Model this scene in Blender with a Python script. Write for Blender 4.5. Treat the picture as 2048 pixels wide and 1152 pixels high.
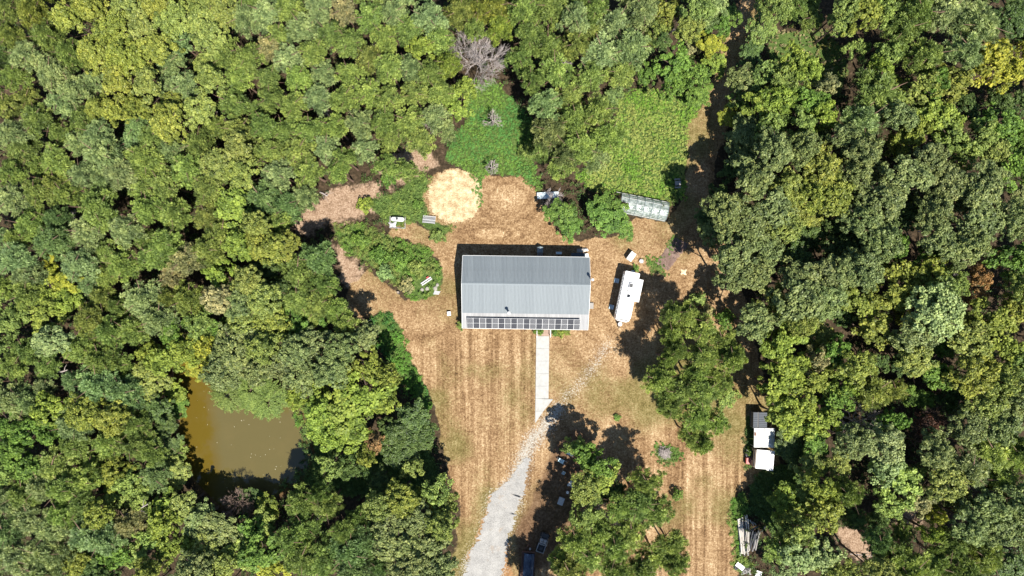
import bpy, bmesh, math, random
import numpy as np
from mathutils import Vector, Matrix, Euler

for o in list(bpy.data.objects):
    bpy.data.objects.remove(o)
scene = bpy.context.scene
COL = scene.collection

# ------------------------------------------------------------------ camera, sky, sun, exposure
H = 115.0            # drone height, metres
PPM = 12.0           # photo pixels per metre on the ground
cam_d = bpy.data.cameras.new('camera')
cam_d.sensor_width = 36.0
cam_d.lens = 36.0 * H / (2048.0 / PPM)
cam_d.clip_end = 3000.0
cam = bpy.data.objects.new('camera', cam_d)
cam.location = (0, 0, H)
COL.objects.link(cam)
scene.camera = cam

SH = (-0.28, 0.50)   # shadow displacement per metre of height (x east, y north)
elev = math.atan(1.0 / math.hypot(*SH))
azim = math.atan2(-SH[0], -SH[1])          # clockwise from north
world = bpy.data.worlds.new('World')
scene.world = world
world.use_nodes = True
wn = world.node_tree
bgn = wn.nodes.get('Background') or wn.nodes.new('ShaderNodeBackground')
sky_t = wn.nodes.new('ShaderNodeTexSky')
sky_t.sky_type = 'NISHITA'
sky_t.sun_disc = False
sky_t.sun_elevation = elev
sky_t.sun_rotation = azim
sky_t.air_density = 1.0
sky_t.dust_density = 0.1
sky_t.altitude = 120.0
wn.links.new(sky_t.outputs[0], bgn.inputs[0])
bgn.inputs[1].default_value = 0.08
sun_d = bpy.data.lights.new('sun', 'SUN')
sun_d.energy = 5.0
sun_d.angle = math.radians(0.53)
sun_d.color = (1.0, 0.95, 0.86)
sun = bpy.data.objects.new('sun', sun_d)
sun.rotation_euler = Vector((SH[0], SH[1], -1.0)).to_track_quat('-Z', 'Y').to_euler()
sun.location = (30, -60, 120)
COL.objects.link(sun)
vs = scene.view_settings
vs.view_transform = 'Standard'
vs.look = 'None'
vs.gamma = 1.0
vs.use_curve_mapping = False
vs.exposure = 0.9
scene.cycles.max_bounces = 6
scene.cycles.diffuse_bounces = 2
scene.cycles.transparent_max_bounces = 8

# ------------------------------------------------------------------ helpers
def G(px, py, h=0.0):
    """photo pixel of a point h metres above the ground -> x, y on the ground"""
    s = (H - h) / H / PPM
    return ((px - 1024.0) * s, (576.0 - py) * s)

def P2(x, y):
    return (x * PPM + 1024.0, 576.0 - y * PPM)

def tag(o, label=None, cat=None, group=None, kind=None):
    if label: o['label'] = label
    if cat: o['category'] = cat
    if group: o['group'] = group
    if kind: o['kind'] = kind
    return o

def empty(name, loc=(0, 0, 0), rz=0.0, label=None, cat=None, group=None):
    o = bpy.data.objects.new(name, None)
    o.empty_display_size = 0.5
    o.location = loc
    o.rotation_euler = (0, 0, rz)
    COL.objects.link(o)
    return tag(o, label, cat, group)

def link(name, me, parent=None, loc=None, rot=None):
    o = bpy.data.objects.new(name, me)
    COL.objects.link(o)
    if parent is not None: o.parent = parent
    if loc is not None: o.location = loc
    if rot is not None: o.rotation_euler = rot
    return o

class MB:
    """collects shapes into one mesh"""
    def __init__(s):
        s.v, s.f, s.m = [], [], []
    def add(s, vs_, fs, mi=0):
        b = len(s.v)
        s.v += [tuple(v) for v in vs_]
        s.f += [tuple(b + i for i in f) for f in fs]
        s.m += [mi] * len(fs)
        return s
    def box(s, x0, x1, y0, y1, z0, z1, mi=0, M=None, bev=0.0):
        if bev > 0:
            c = bev
            ring = [(x0 + c, y0), (x1 - c, y0), (x1, y0 + c), (x1, y1 - c), (x1 - c, y1), (x0 + c, y1), (x0, y1 - c), (x0, y0 + c)]
            ins = [(min(max(x, x0 + c), x1 - c), min(max(y, y0 + c), y1 - c)) for x, y in ring]
            vs_ = [(x, y, z0) for x, y in ring] + [(x, y, z1 - c) for x, y in ring] + [(x * .35 + a * .65, y * .35 + b * .65, z1) for (x, y), (a, b) in zip(ring, ins)]
            fs = [tuple(range(7, -1, -1)), tuple(range(16, 24))]
            for k in range(8):
                j = (k + 1) % 8
                fs += [(k, j, 8 + j, 8 + k), (8 + k, 8 + j, 16 + j, 16 + k)]
        else:
            vs_ = [(x0, y0, z0), (x1, y0, z0), (x1, y1, z0), (x0, y1, z0), (x0, y0, z1), (x1, y0, z1), (x1, y1, z1), (x0, y1, z1)]
            fs = [(3, 2, 1, 0), (4, 5, 6, 7), (0, 1, 5, 4), (1, 2, 6, 5), (2, 3, 7, 6), (3, 0, 4, 7)]
        if M is not None:
            vs_ = [tuple(M @ Vector(v)) for v in vs_]
        return s.add(vs_, fs, mi)
    def tube(s, pts, rad, n=6, mi=0, cap=True):
        pts = [Vector(p) for p in pts]
        rad = [rad] * len(pts) if isinstance(rad, (int, float)) else rad
        vs_, fs = [], []
        for i, p in enumerate(pts):
            d = (pts[min(i + 1, len(pts) - 1)] - pts[max(i - 1, 0)])
            d = d.normalized() if d.length > 1e-9 else Vector((0, 0, 1))
            a = d.cross(Vector((0, 0, 1)) if abs(d.z) < .9 else Vector((1, 0, 0))).normalized()
            b = d.cross(a)
            for k in range(n):
                t = 2 * math.pi * k / n
                vs_.append(p + (a * math.cos(t) + b * math.sin(t)) * rad[i])
        for i in range(len(pts) - 1):
            for k in range(n):
                j = (k + 1) % n
                fs.append((i * n + k, i * n + j, (i + 1) * n + j, (i + 1) * n + k))
        if cap:
            fs.append(tuple(range(n - 1, -1, -1)))
            fs.append(tuple(range((len(pts) - 1) * n, len(pts) * n)))
        return s.add(vs_, fs, mi)
    def lathe(s, prof, n=16, c=(0, 0, 0), mi=0):
        vs_, fs = [], []
        for r, z in prof:
            for k in range(n):
                t = 2 * math.pi * k / n
                vs_.append((c[0] + r * math.cos(t), c[1] + r * math.sin(t), c[2] + z))
        for i in range(len(prof) - 1):
            for k in range(n):
                j = (k + 1) % n
                fs.append((i * n + k, i * n + j, (i + 1) * n + j, (i + 1) * n + k))
        fs.append(tuple(range(n - 1, -1, -1)))
        fs.append(tuple(range((len(prof) - 1) * n, len(prof) * n)))
        return s.add(vs_, fs, mi)
    def prism(s, poly, z0, z1, mi=0):
        n = len(poly)
        vs_ = [(x, y, z0) for x, y in poly] + [(x, y, z1) for x, y in poly]
        fs = [tuple(range(n - 1, -1, -1)), tuple(range(n, 2 * n))]
        fs += [(k, (k + 1) % n, n + (k + 1) % n, n + k) for k in range(n)]
        return s.add(vs_, fs, mi)
    def mesh(s, name, mats, smooth=False):
        me = bpy.data.meshes.new(name)
        me.from_pydata(s.v, [], s.f)
        for m in (mats if isinstance(mats, (list, tuple)) else [mats]):
            me.materials.append(m)
        me.polygons.foreach_set('material_index', s.m)
        if smooth:
            me.polygons.foreach_set('use_smooth', [True] * len(s.f))
        me.update()
        return me
    def obj(s, name, mats, parent=None, loc=None, rot=None, smooth=False):
        return link(name, s.mesh(name, mats, smooth), parent, loc, rot)

def np_mesh(name, v, q, mats, face_attr=None, vert_attr=None, smooth=False):
    me = bpy.data.meshes.new(name)
    nv, nq = len(v), len(q)
    me.vertices.add(nv)
    me.vertices.foreach_set('co', np.ascontiguousarray(v, dtype=np.float32).ravel())
    me.loops.add(nq * 4)
    me.loops.foreach_set('vertex_index', np.ascontiguousarray(q, dtype=np.int32).ravel())
    me.polygons.add(nq)
    me.polygons.foreach_set('loop_start', np.arange(0, nq * 4, 4, dtype=np.int32))
    if smooth:
        me.polygons.foreach_set('use_smooth', np.ones(nq, dtype=bool))
    for m in mats:
        me.materials.append(m)
    for nm, arr in (face_attr or {}).items():
        a = me.attributes.new(nm, 'FLOAT', 'FACE')
        a.data.foreach_set('value', np.ascontiguousarray(arr, dtype=np.float32))
    for nm, arr in (vert_attr or {}).items():
        a = me.attributes.new(nm, 'FLOAT', 'POINT')
        a.data.foreach_set('value', np.ascontiguousarray(arr, dtype=np.float32))
    me.update(calc_edges=True)
    return me

def vnoise(x, y, seed=0):
    """smooth value noise 0..1, numpy"""
    xi, yi = np.floor(x).astype(np.int64), np.floor(y).astype(np.int64)
    fx, fy = x - xi, y - yi
    fx, fy = fx * fx * (3 - 2 * fx), fy * fy * (3 - 2 * fy)
    def h(a, b):
        n = (a * 374761393 + b * 668265263 + seed * 974711) & 0x7fffffff
        n = ((n ^ (n >> 13)) * 1274126177) & 0x7fffffff
        return ((n ^ (n >> 16)) & 0xffff) / 65535.0
    return (h(xi, yi) * (1 - fx) + h(xi + 1, yi) * fx) * (1 - fy) + (h(xi, yi + 1) * (1 - fx) + h(xi + 1, yi + 1) * fx) * fy

def fbm(x, y, seed=0, o=3):
    t, a, s = 0, 0.5, 0
    for k in range(o):
        t = t + a * vnoise(x * 2 ** k, y * 2 ** k, seed + k * 17); s += a; a *= .5
    return t / s

def sdist(px, py, poly):
    """signed distance to a polygon in photo pixels, positive inside"""
    poly = np.array(poly, float)
    d = np.full(px.shape, 1e9)
    ins = np.zeros(px.shape, bool)
    n = len(poly)
    for i in range(n):
        a, b = poly[i], poly[(i + 1) % n]
        e = b - a
        t = np.clip(((px - a[0]) * e[0] + (py - a[1]) * e[1]) / max(e @ e, 1e-9), 0, 1)
        d = np.minimum(d, np.hypot(px - a[0] - t * e[0], py - a[1] - t * e[1]))
        c = (a[1] > py) != (b[1] > py)
        with np.errstate(divide='ignore', invalid='ignore'):
            xx = (b[0] - a[0]) * (py - a[1]) / (b[1] - a[1] if b[1] != a[1] else 1e-9) + a[0]
        ins ^= c & (px < xx)
    return np.where(ins, d, -d)

def ldist(px, py, line):
    """distance to a polyline in photo pixels"""
    d = np.full(px.shape, 1e9)
    line = np.array(line, float)
    for a, b in zip(line[:-1], line[1:]):
        e = b - a
        t = np.clip(((px - a[0]) * e[0] + (py - a[1]) * e[1]) / max(e @ e, 1e-9), 0, 1)
        d = np.minimum(d, np.hypot(px - a[0] - t * e[0], py - a[1] - t * e[1]))
    return d

# ------------------------------------------------------------------ materials
class NT:
    def __init__(s, name):
        s.mat = bpy.data.materials.new(name)
        s.mat.use_nodes = True
        s.t = s.mat.node_tree
        s.t.nodes.clear()
        s.out = s.t.nodes.new('ShaderNodeOutputMaterial')
    def n(s, typ, ins=None, **kw):
        nd = s.t.nodes.new(typ)
        for k, v in kw.items(): setattr(nd, k, v)
        for k, v in (ins or {}).items(): s.set(nd.inputs[k], v)
        return nd
    def set(s, sock, v):
        if isinstance(v, bpy.types.NodeSocket): s.t.links.new(v, sock)
        elif isinstance(v, (tuple, list)) and sock.type == 'RGBA': sock.default_value = (*v[:3], 1)
        else: sock.default_value = v
    def obj(s): return s.n('ShaderNodeTexCoord').outputs['Object']
    def noise(s, vec, scale, detail=3, rough=.6, out='Fac'):
        return s.n('ShaderNodeTexNoise', {'Vector': vec, 'Scale': scale, 'Detail': detail, 'Roughness': rough}).outputs[out]
    def math(s, op, a, b=0.0, clamp=False):
        nd = s.n('ShaderNodeMath', {0: a, 1: b}, operation=op); nd.use_clamp = clamp
        return nd.outputs[0]
    def mix(s, f, a, b, blend='MIX'):
        nd = s.n('ShaderNodeMix', data_type='RGBA', blend_type=blend)
        s.set(nd.inputs[0], f); s.set(nd.inputs[6], a); s.set(nd.inputs[7], b)
        return nd.outputs[2]
    def ramp(s, f, stops):
        nd = s.n('ShaderNodeValToRGB', {0: f})
        e = nd.color_ramp.elements
        while len(e) < len(stops): e.new(.5)
        for k, (p, c) in enumerate(stops):
            e[k].position = p; e[k].color = (*c, 1) if len(c) == 3 else c
        return nd.outputs[0]
    def step(s, f, a, b):
        return s.n('ShaderNodeMapRange', {0: f, 1: a, 2: b, 3: 0.0, 4: 1.0}, interpolation_type='SMOOTHSTEP').outputs[0]
    def attr(s, nm): return s.n('ShaderNodeAttribute', attribute_name=nm).outputs['Fac']
    def scale(s, vec, sc):
        return s.n('ShaderNodeMapping', {0: vec, 3: sc}).outputs[0]
    def bump(s, h, st=.5, dist=.05):
        return s.n('ShaderNodeBump', {'Height': h, 'Strength': st, 'Distance': dist}).outputs[0]
    def pbr(s, col, rough=.7, metal=0.0, normal=None, **kw):
        nd = s.n('ShaderNodeBsdfPrincipled', {'Base Color': col, 'Roughness': rough, 'Metallic': metal})
        if normal is not None: s.set(nd.inputs['Normal'], normal)
        for k, v in kw.items(): s.set(nd.inputs[k.replace('_', ' ')], v)
        s.t.links.new(nd.outputs[0], s.out.inputs[0])
        return nd

def plain(name, col, rough=.6, metal=0.0, var=.25, scale=3.0, grime=None, bump=0.0):
    """one real-world colour with uneven wear"""
    m = NT(name)
    v = m.obj()
    n = m.noise(v, scale, 5, .65)
    d = tuple(c * (1 - var) for c in col)
    c = m.mix(n, d, tuple(min(1, c * (1 + var * .5)) for c in col))
    if grime:
        c = m.mix(m.math('MULTIPLY', m.step(m.noise(v, scale * .6, 6, .7), .52, .72), .7), c, grime)
    nm = m.bump(m.noise(v, scale * 8, 3), bump, .02) if bump else None
    m.pbr(c, rough, metal, nm)
    return m.mat
# ------------------------------------------------------------------ region outlines (photo pixels on the ground)
LAWN = [(770, 480), (800, 440), (830, 445), (880, 470), (895, 450), (860, 440), (845, 400), (860, 355), (900, 338), (950, 345), (985, 352),
        (1040, 350), (1070, 375), (1085, 410), (1110, 460), (1160, 480), (1230, 478), (1270, 440), (1335, 442), (1365, 400), (1372, 340), (1372, 260), (1405, 205),
        (1425, 160), (1440, 95), (1470, 40), (1492, -20), (1530, -20), (1515, 60), (1500, 120), (1470, 200), (1450, 280), (1430, 330), (1420, 400), (1440, 470),
        (1480, 560), (1500, 640), (1520, 720), (1530, 800), (1560, 850), (1560, 950), (1500, 970), (1470, 1000), (1465, 1060), (1480, 1130), (1470, 1200),
        (880, 1200), (900, 1150), (915, 1080), (915, 1000), (895, 930), (880, 870), (862, 790), (822, 720), (800, 660), (760, 625), (735, 640), (690, 620),
        (700, 570), (735, 540), (770, 570), (810, 600), (850, 595), (880, 570), (878, 520), (840, 490), (810, 475)]
GREENS = [
    [(1235, 200), (1290, 170), (1330, 190), (1400, 195), (1400, 215), (1372, 250), (1370, 330), (1365, 395), (1340, 405), (1235, 385), (1180, 378), (1150, 350), (1215, 320)],
    [(940, 165), (985, 160), (1020, 200), (1068, 240), (1068, 340), (1085, 385), (1040, 350), (985, 345), (960, 358), (960, 410), (945, 350), (895, 320), (905, 270), (935, 240)],
    [(665, 450), (730, 450), (800, 480), (860, 500), (880, 540), (876, 585), (830, 602), (790, 570), (740, 530), (690, 500)],
    [(735, 400), (800, 385), (850, 340), (862, 360), (848, 400), (862, 440), (905, 455), (880, 475), (835, 440), (790, 455), (750, 430)],
    [(740, 640), (775, 625), (800, 660), (822, 720), (862, 800), (850, 830), (790, 740), (760, 690)],
    [(600, 840), (640, 880), (700, 890), (860, 900), (880, 950), (850, 1000), (700, 990), (600, 970), (560, 980), (610, 920)],
    [(1462, 1000), (1490, 985), (1500, 1020), (1480, 1050), (1478, 1110), (1500, 1130), (1490, 1152), (1470, 1140), (1462, 1060)],
    [(1290, 518), (1318, 520), (1350, 470), (1358, 474), (1328, 530), (1330, 548), (1310, 548)],
    [(1314, 890), (1345, 890), (1362, 912), (1345, 928), (1318, 926), (1308, 908)],
    [(1495, 830), (1512, 830), (1512, 935), (1490, 935), (1493, 880)],
    [(580, 790), (640, 800), (640, 870), (600, 860)],
    [(1520, 940), (1560, 930), (1600, 940), (1620, 1010), (1560, 1080), (1500, 1020), (1500, 970)],
    [(1530, 60), (1660, 60), (1700, 130), (1680, 200), (1540, 130)],
]
STRAW_C, STRAW_R = (912, 394), 53
PINKS = [[(585, 430), (640, 400), (680, 372), (755, 365), (765, 400), (720, 440), (650, 446), (620, 470), (590, 470)],
         [(775, 310), (850, 290), (880, 330), (820, 360), (780, 380), (760, 350)],
         [(670, 480), (700, 500), (730, 560), (700, 590), (680, 560)],
         [(1660, 1060), (1700, 1050), (1745, 1090), (1735, 1130), (1700, 1110)], [(1780, 1010), (1830, 1010), (1840, 1050), (1800, 1060)]]
POND = [(352, 740), (430, 720), (520, 760), (574, 786), (588, 812), (598, 850), (612, 905), (598, 945), (570, 966), (540, 990), (500, 1010), (440, 1000),
        (400, 960), (375, 920), (362, 890), (368, 850), (374, 810), (366, 770)]
DRIVE = [(1090, 838), (1102, 845), (1085, 880), (1068, 905), (1052, 945), (1045, 985), (1035, 1015), (1020, 1060), (1012, 1110), (1000, 1170), (990, 1230), (905, 1230),
         (922, 1160), (938, 1110), (955, 1080), (968, 1045), (978, 1000), (990, 980), (1015, 960), (1030, 925), (1045, 890), (1068, 860)]
LITTERDIRT = [(1150, 860), (1190, 880), (1190, 980), (1140, 1060), (1110, 1120), (1040, 1160), (1030, 1060), (1060, 1000), (1090, 940), (1110, 890)]
BED = [(1350, 474), (1380, 488), (1336, 542), (1310, 525)]

# ------------------------------------------------------------------ ground: one sheet out to the horizon
def axis(lo, hi, st):
    core = np.arange(lo, hi + st * .5, st)
    out = [0.6]
    while sum(out) < 1500: out.append(out[-1] * 1.45)
    c = np.cumsum(out)
    return np.concatenate([core[0] - c[::-1], core, core[-1] + c])
gx, gy = axis(-90, 90, .29), axis(-52, 51, .29)
X, Y = np.meshgrid(gx, gy)
PX, PY = P2(X, Y)
wob = 16
WX = PX + (fbm(X * .35, Y * .35, 5) - .5) * wob + (fbm(X * 1.3, Y * 1.3, 6) - .5) * 9
WY = PY + (fbm(X * .35, Y * .35, 7) - .5) * wob + (fbm(X * 1.3, Y * 1.3, 8) - .5) * 9
def soft(d, w=6.0):
    return np.clip(d / w * .5 + .5, 0, 1)
pond_d = sdist(PX, PY, POND)
A = {}
A['lawn'] = soft(sdist(WX, WY, LAWN))
g = np.zeros_like(X)
for P_ in GREENS: g = np.maximum(g, soft(sdist(WX, WY, P_), 8))
A['green'] = g
A['straw'] = soft(STRAW_R - np.hypot(WX - STRAW_C[0], WY - STRAW_C[1]), 9)
k = np.zeros_like(X)
for P_ in PINKS: k = np.maximum(k, soft(sdist(WX, WY, P_), 16))
A['pink'] = k
track = np.minimum(ldist(WX, WY, [(1045, 925), (1070, 880), (1095, 850), (1130, 800), (1180, 740), (1215, 690)]) - 12, sdist(WX, WY, DRIVE) * -1)
A['gravel'] = np.clip(soft(-track + 8, 30) * 1.0 - .12, 0, 1) * np.where(sdist(PX, PY, DRIVE) > -40, 1, .72)
A['orange'] = np.maximum(soft(14 - ldist(WX, WY, [(1005, 1095), (1008, 1160)]), 16), soft(7 - ldist(WX, WY, [(985, 995), (962, 1060), (940, 1115)]), 10) * .8)
A['mud'] = soft(pond_d + 16, 22)
A['shade'] = soft(sdist(WX, WY, LITTERDIRT), 30)  # reddish-brown leaf litter mask, the ground's own colour here
# mowing passes: streaks follow the way each part of the lawn was driven
def streaks(u, f, sd): return fbm(u * f, X * .02 + Y * .02 + sd, sd, 3)
vert = streaks(X + (fbm(X * .05, Y * .05, 3) - .5) * 1.2, 1.15, 11)
vert = .5 + (vert - .5) * (.35 + .65 * soft(WY - 655, 30))
r1 = np.hypot((PX - 1016) * .9, (PY - 398) * 1.25) / PPM
r2 = np.hypot((PX - 980) * .72, (PY - 468) * 2.3) / PPM
rn = (fbm(X * .6, Y * .6, 24) - .5) * 1.3
ring = .5 + .16 * np.where(r1 < 5.6, np.cos(np.maximum(r1 + rn - 2.2, 0) * 3.6), np.where(r2 < 4.2, np.cos(np.maximum(r2 + rn * .6 - 1.7, 0) * 4.2), 0)) + (streaks(np.minimum(r1, r2 + 1.0), .9, 23) - .5) * .5
diag = streaks((X * .78 + Y * .62), .8, 31)
r3 = np.hypot(PX - 835, PY - 525) / PPM
leftarc = streaks(r3, .8, 41)
wb = soft(500 - WY, 24) * soft(1110 - WX, 20) * soft(WX - 850, 20)
wl = soft(905 - WX, 30) * soft(690 - WY, 30) * (1 - wb)
wd = soft(WX - 1100, 20) * soft(1320 - WX, 60) * soft(WY - 640, 30) * soft(900 - WY, 40)
A['streak'] = vert * (1 - wb) * (1 - wl) * (1 - wd) + ring * wb + leftarc * wl * (1 - wb) + diag * wd * (1 - wl) * (1 - wb)
A['rows'] = np.clip((1 - wb) * (1 - wl) * (1 - wd), 0, 1) * soft(WY - 655, 30)
A['mown'] = soft(3.1 - r1 + rn, .8) * .30 + soft(2.0 - r2 + rn * .6, .5) * .34
A['lushlawn'] = np.clip(fbm(X * .11, Y * .11, 55) * 1.6 - .62 + soft(WY - 900, 120) * soft(1000 - WX, 60) * .42 + soft(WX - 1200, 40) * soft(WY - 680, 60) * soft(880 - WY, 60) * .22
                        + soft(40 - ldist(WX, WY, [(875, 700), (905, 860)]), 40) * .35, 0, 1)
dz = -0.03 * fbm(X * .8, Y * .8, 71) - .03 * fbm(X * 2.5, Y * 2.5, 73)
dz += np.where(pond_d > -30, -1.6 * np.clip((pond_d + 22) / 40, 0, 1) ** 1.3, 0)
dz += A['straw'] * .12 * fbm(X * 1.8, Y * 1.8, 77)
nx_, ny_ = len(gx), len(gy)
idx = np.arange(nx_ * ny_).reshape(ny_, nx_)
quads = np.stack([idx[:-1, :-1], idx[:-1, 1:], idx[1:, 1:], idx[1:, :-1]], -1).reshape(-1, 4)

def ground_material():
    m = NT('ground_cover')
    v = m.obj()
    big = m.noise(v, .16, 4, .6)
    mid = m.noise(v, .9, 5, .65)
    fine = m.noise(v, 2.2, 4, .7)
    speck = m.noise(v, 3.9, 3, .75)
    gran = m.noise(m.scale(v, (1, 1, 1)), 14, 2, .6)
    nsline = m.noise(m.scale(v, (2.3, .07, 1)), 1.0, 3, .6)
    # dry mown lawn
    t = m.math('ADD', m.math('ADD', m.math('MULTIPLY', m.attr('streak'), .50), .06), m.math('MULTIPLY', m.math('SUBTRACT', mid, .5), .50))
    t = m.math('ADD', t, m.math('MULTIPLY', m.math('SUBTRACT', big, .5), .6))
    t = m.math('ADD', t, m.math('MULTIPLY', m.math('SUBTRACT', gran, .5), .7))
    t = m.math('ADD', t, m.math('MULTIPLY', m.math('SUBTRACT', fine, .5), .95))
    t = m.math('ADD', t, m.math('MULTIPLY', m.math('SUBTRACT', speck, .5), 1.15))
    t = m.math('ADD', t, m.math('MULTIPLY', m.math('MULTIPLY', m.math('SUBTRACT', nsline, .5), m.attr('rows')), .75))
    t = m.math('ADD', t, m.math('MULTIPLY', m.attr('mown'), .32))
    t = m.math('ADD', t, .17)
    lawn = m.ramp(t, [(.02, (.062, .035, .017)), (.30, (.160, .093, .045)), (.52, (.265, .168, .086)), (.74, (.40, .28, .158)), (.97, (.60, .465, .30))])
    lush = m.ramp(m.math('ADD', speck, m.math('MULTIPLY', m.math('SUBTRACT', mid, .5), .8)), [(.25, (.06, .055, .014)), (.5, (.14, .12, .04)), (.75, (.26, .22, .10))])
    lawn = m.mix(m.math('MULTIPLY', m.step(m.math('ADD', m.attr('lushlawn'), m.math('MULTIPLY', m.math('SUBTRACT', fine, .5), .7)), .24, .75), .85), lawn, lush)
    # forest litter
    lt = m.math('ADD', m.math('MULTIPLY', fine, .6), m.math('MULTIPLY', mid, .4))
    litter = m.ramp(lt, [(.3, (.014, .011, .007)), (.5, (.046, .033, .020)), (.72, (.125, .085, .054))])
    pink = m.ramp(m.math('ADD', m.math('MULTIPLY', speck, .65), m.math('MULTIPLY', mid, .35)), [(.28, (.075, .05, .03)), (.48, (.25, .165, .108)), (.7, (.50, .38, .28))])
    green = m.ramp(m.math('ADD', m.math('MULTIPLY', speck, .6), m.math('MULTIPLY', mid, .4)), [(.3, (.02, .04, .010)), (.5, (.065, .11, .025)), (.7, (.15, .19, .06))])
    sf = m.noise(m.scale(v, (1.7, 1, 1)), 7.5, 4, .8)
    straw = m.ramp(m.math('ADD', m.math('MULTIPLY', sf, .62), m.math('MULTIPLY', mid, .38)), [(.36, (.13, .085, .04)), (.45, (.32, .225, .12)), (.53, (.54, .42, .25)), (.64, (.78, .66, .47))])
    gravel = m.ramp(m.math('ADD', m.math('MULTIPLY', gran, .55), m.math('MULTIPLY', fine, .45)), [(.3, (.16, .13, .095)), (.5, (.34, .31, .26)), (.7, (.58, .56, .52))])
    orange = m.ramp(fine, [(.3, (.15, .075, .03)), (.6, (.32, .175, .08)), (.8, (.44, .29, .17))])
    mud = m.ramp(mid, [(.3, (.06, .035, .015)), (.7, (.18, .11, .05))])
    def edge(nm, w=.55, lo=.35, hi=.62, nz=fine):
        return m.step(m.math('ADD', m.attr(nm), m.math('MULTIPLY', m.math('SUBTRACT', nz, .5), w)), lo, hi)
    c = m.mix(edge('pink', 1.9, .3, .8, mid), litter, pink)
    c = m.mix(edge('lawn'), c, lawn)
    brown_litter = m.ramp(lt, [(.3, (.03, .018, .010)), (.5, (.105, .060, .034)), (.7, (.24, .15, .095))])
    c = m.mix(m.math('MULTIPLY', edge('shade'), .85), c, brown_litter)
    c = m.mix(m.math('MULTIPLY', edge('green', .8, .35, .7), .92), c, green)
    c = m.mix(edge('straw', 1.2, .35, .6, speck), c, straw)
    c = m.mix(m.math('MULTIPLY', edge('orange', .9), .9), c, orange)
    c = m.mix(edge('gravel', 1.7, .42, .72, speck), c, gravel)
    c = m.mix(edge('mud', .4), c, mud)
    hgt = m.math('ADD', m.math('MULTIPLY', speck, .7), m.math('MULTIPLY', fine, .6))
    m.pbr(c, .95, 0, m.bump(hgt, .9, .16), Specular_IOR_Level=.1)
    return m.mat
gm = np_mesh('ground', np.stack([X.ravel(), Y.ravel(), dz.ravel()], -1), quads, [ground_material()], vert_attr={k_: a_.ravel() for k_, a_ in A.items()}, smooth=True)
tag(link('ground', gm), kind='structure')

# ------------------------------------------------------------------ pond water
def water_material():
    m = NT('muddy_water')
    v = m.obj()
    n = m.noise(v, .12, 4, .6)
    xg = m.n('ShaderNodeSeparateXYZ', {0: v}).outputs[0]
    e = m.math('ADD', m.step(xg, -53.0, -46.5), m.math('MULTIPLY', m.math('SUBTRACT', n, .5), .9))
    c = m.mix(m.step(e, .25, .8), (.098, .068, .010), (.098, .080, .028))
    c = m.mix(m.math('MULTIPLY', m.step(m.noise(v, .35, 5, .6), .45, .75), .4), c, (.115, .09, .032))
    m.pbr(c, .06, 0, m.bump(m.noise(v, 2.2, 2), .03, .05), IOR=1.33, Specular_IOR_Level=1.0)
    return m.mat
wp = MB()
wp.add([(*G(x, y), -.34) for x, y in [(330, 715), (460, 690), (560, 750), (605, 790), (625, 900), (615, 960), (560, 1010), (480, 1040), (400, 1000), (345, 930), (340, 800)]], [tuple(range(10, -1, -1))])
tag(wp.obj('pond_water', water_material()), kind='structure')
rp = random.Random(4)
fl = MB()
for _ in range(46):
    px, py = rp.uniform(385, 590), rp.uniform(770, 980)
    if sdist(np.array([px]), np.array([py]), POND)[0] < 14: continue
    x, y = G(px, py); r = rp.uniform(.02, .06)
    fl.add([(x + r * math.cos(a) * rp.uniform(.6, 1.2), y + r * math.sin(a) * rp.uniform(.6, 1.2), -.33) for a in (0, 1.2, 2.5, 3.8, 5.1)], [(0, 1, 2, 3, 4)])
tag(fl.obj('floating_leaves', plain('bleached_leaf', (.75, .70, .52), .7)), label='pale leaves floating on the muddy pond', kind='stuff')

# ------------------------------------------------------------------ gravel driveway (ragged edge), concrete walkway
def gravel_mat():
    m = NT('driveway_gravel')
    v = m.obj()
    a = m.noise(v, 7, 4, .75); b = m.noise(v, .5, 5, .65); c0 = m.noise(v, 18, 2, .6)
    t = m.math('ADD', m.math('MULTIPLY', a, .5), m.math('ADD', m.math('MULTIPLY', b, .3), m.math('MULTIPLY', c0, .2)))
    c = m.ramp(t, [(.33, (.12, .115, .108)), (.45, (.245, .238, .228)), (.55, (.34, .33, .312)), (.70, (.55, .53, .50))])
    c = m.mix(m.math('MULTIPLY', m.step(m.noise(v, .33, 5, .7), .56, .7), .55), c, (.29, .20, .125))
    m.pbr(c, .95, 0, m.bump(a, .7, .08), Specular_IOR_Level=.15)
    return m.mat
rp = random.Random(9)
LEFT = [(1052, 912), (1036, 938), (1018, 962), (990, 982), (978, 1002), (969, 1045), (956, 1080), (940, 1108), (925, 1155), (905, 1230)]
RIGHT = [(1060, 918), (1052, 950), (1046, 985), (1040, 1005), (1034, 1020), (1027, 1045), (1020, 1065), (1012, 1105), (1002, 1160), (990, 1230)]
def along(l, n):
    l = np.array(l, float); s = np.concatenate([[0], np.cumsum(np.hypot(*np.diff(l, axis=0).T))]); t = np.linspace(0, s[-1], n)
    return np.stack([np.interp(t, s, l[:, 0]), np.interp(t, s, l[:, 1])], 1)
nd_ = 150
la, ra = along(LEFT, nd_), along(RIGHT, nd_)
dv, df = [], []
for i in range(nd_):
    jl, jr = rp.gauss(0, 2.4) + 6 * (fbm(np.array([i * .16]), np.array([3.3]), 9)[0] - .5) * 2, rp.gauss(0, 2.4) + 6 * (fbm(np.array([i * .16]), np.array([8.3]), 10)[0] - .5) * 2
    for k_ in range(7):
        t = k_ / 6
        x = (la[i][0] + jl) * (1 - t) + (ra[i][0] + jr) * t; y = la[i][1] * (1 - t) + ra[i][1] * t
        dv.append((*G(x, y), .004 + .03 * math.sin(math.pi * t)))
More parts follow.
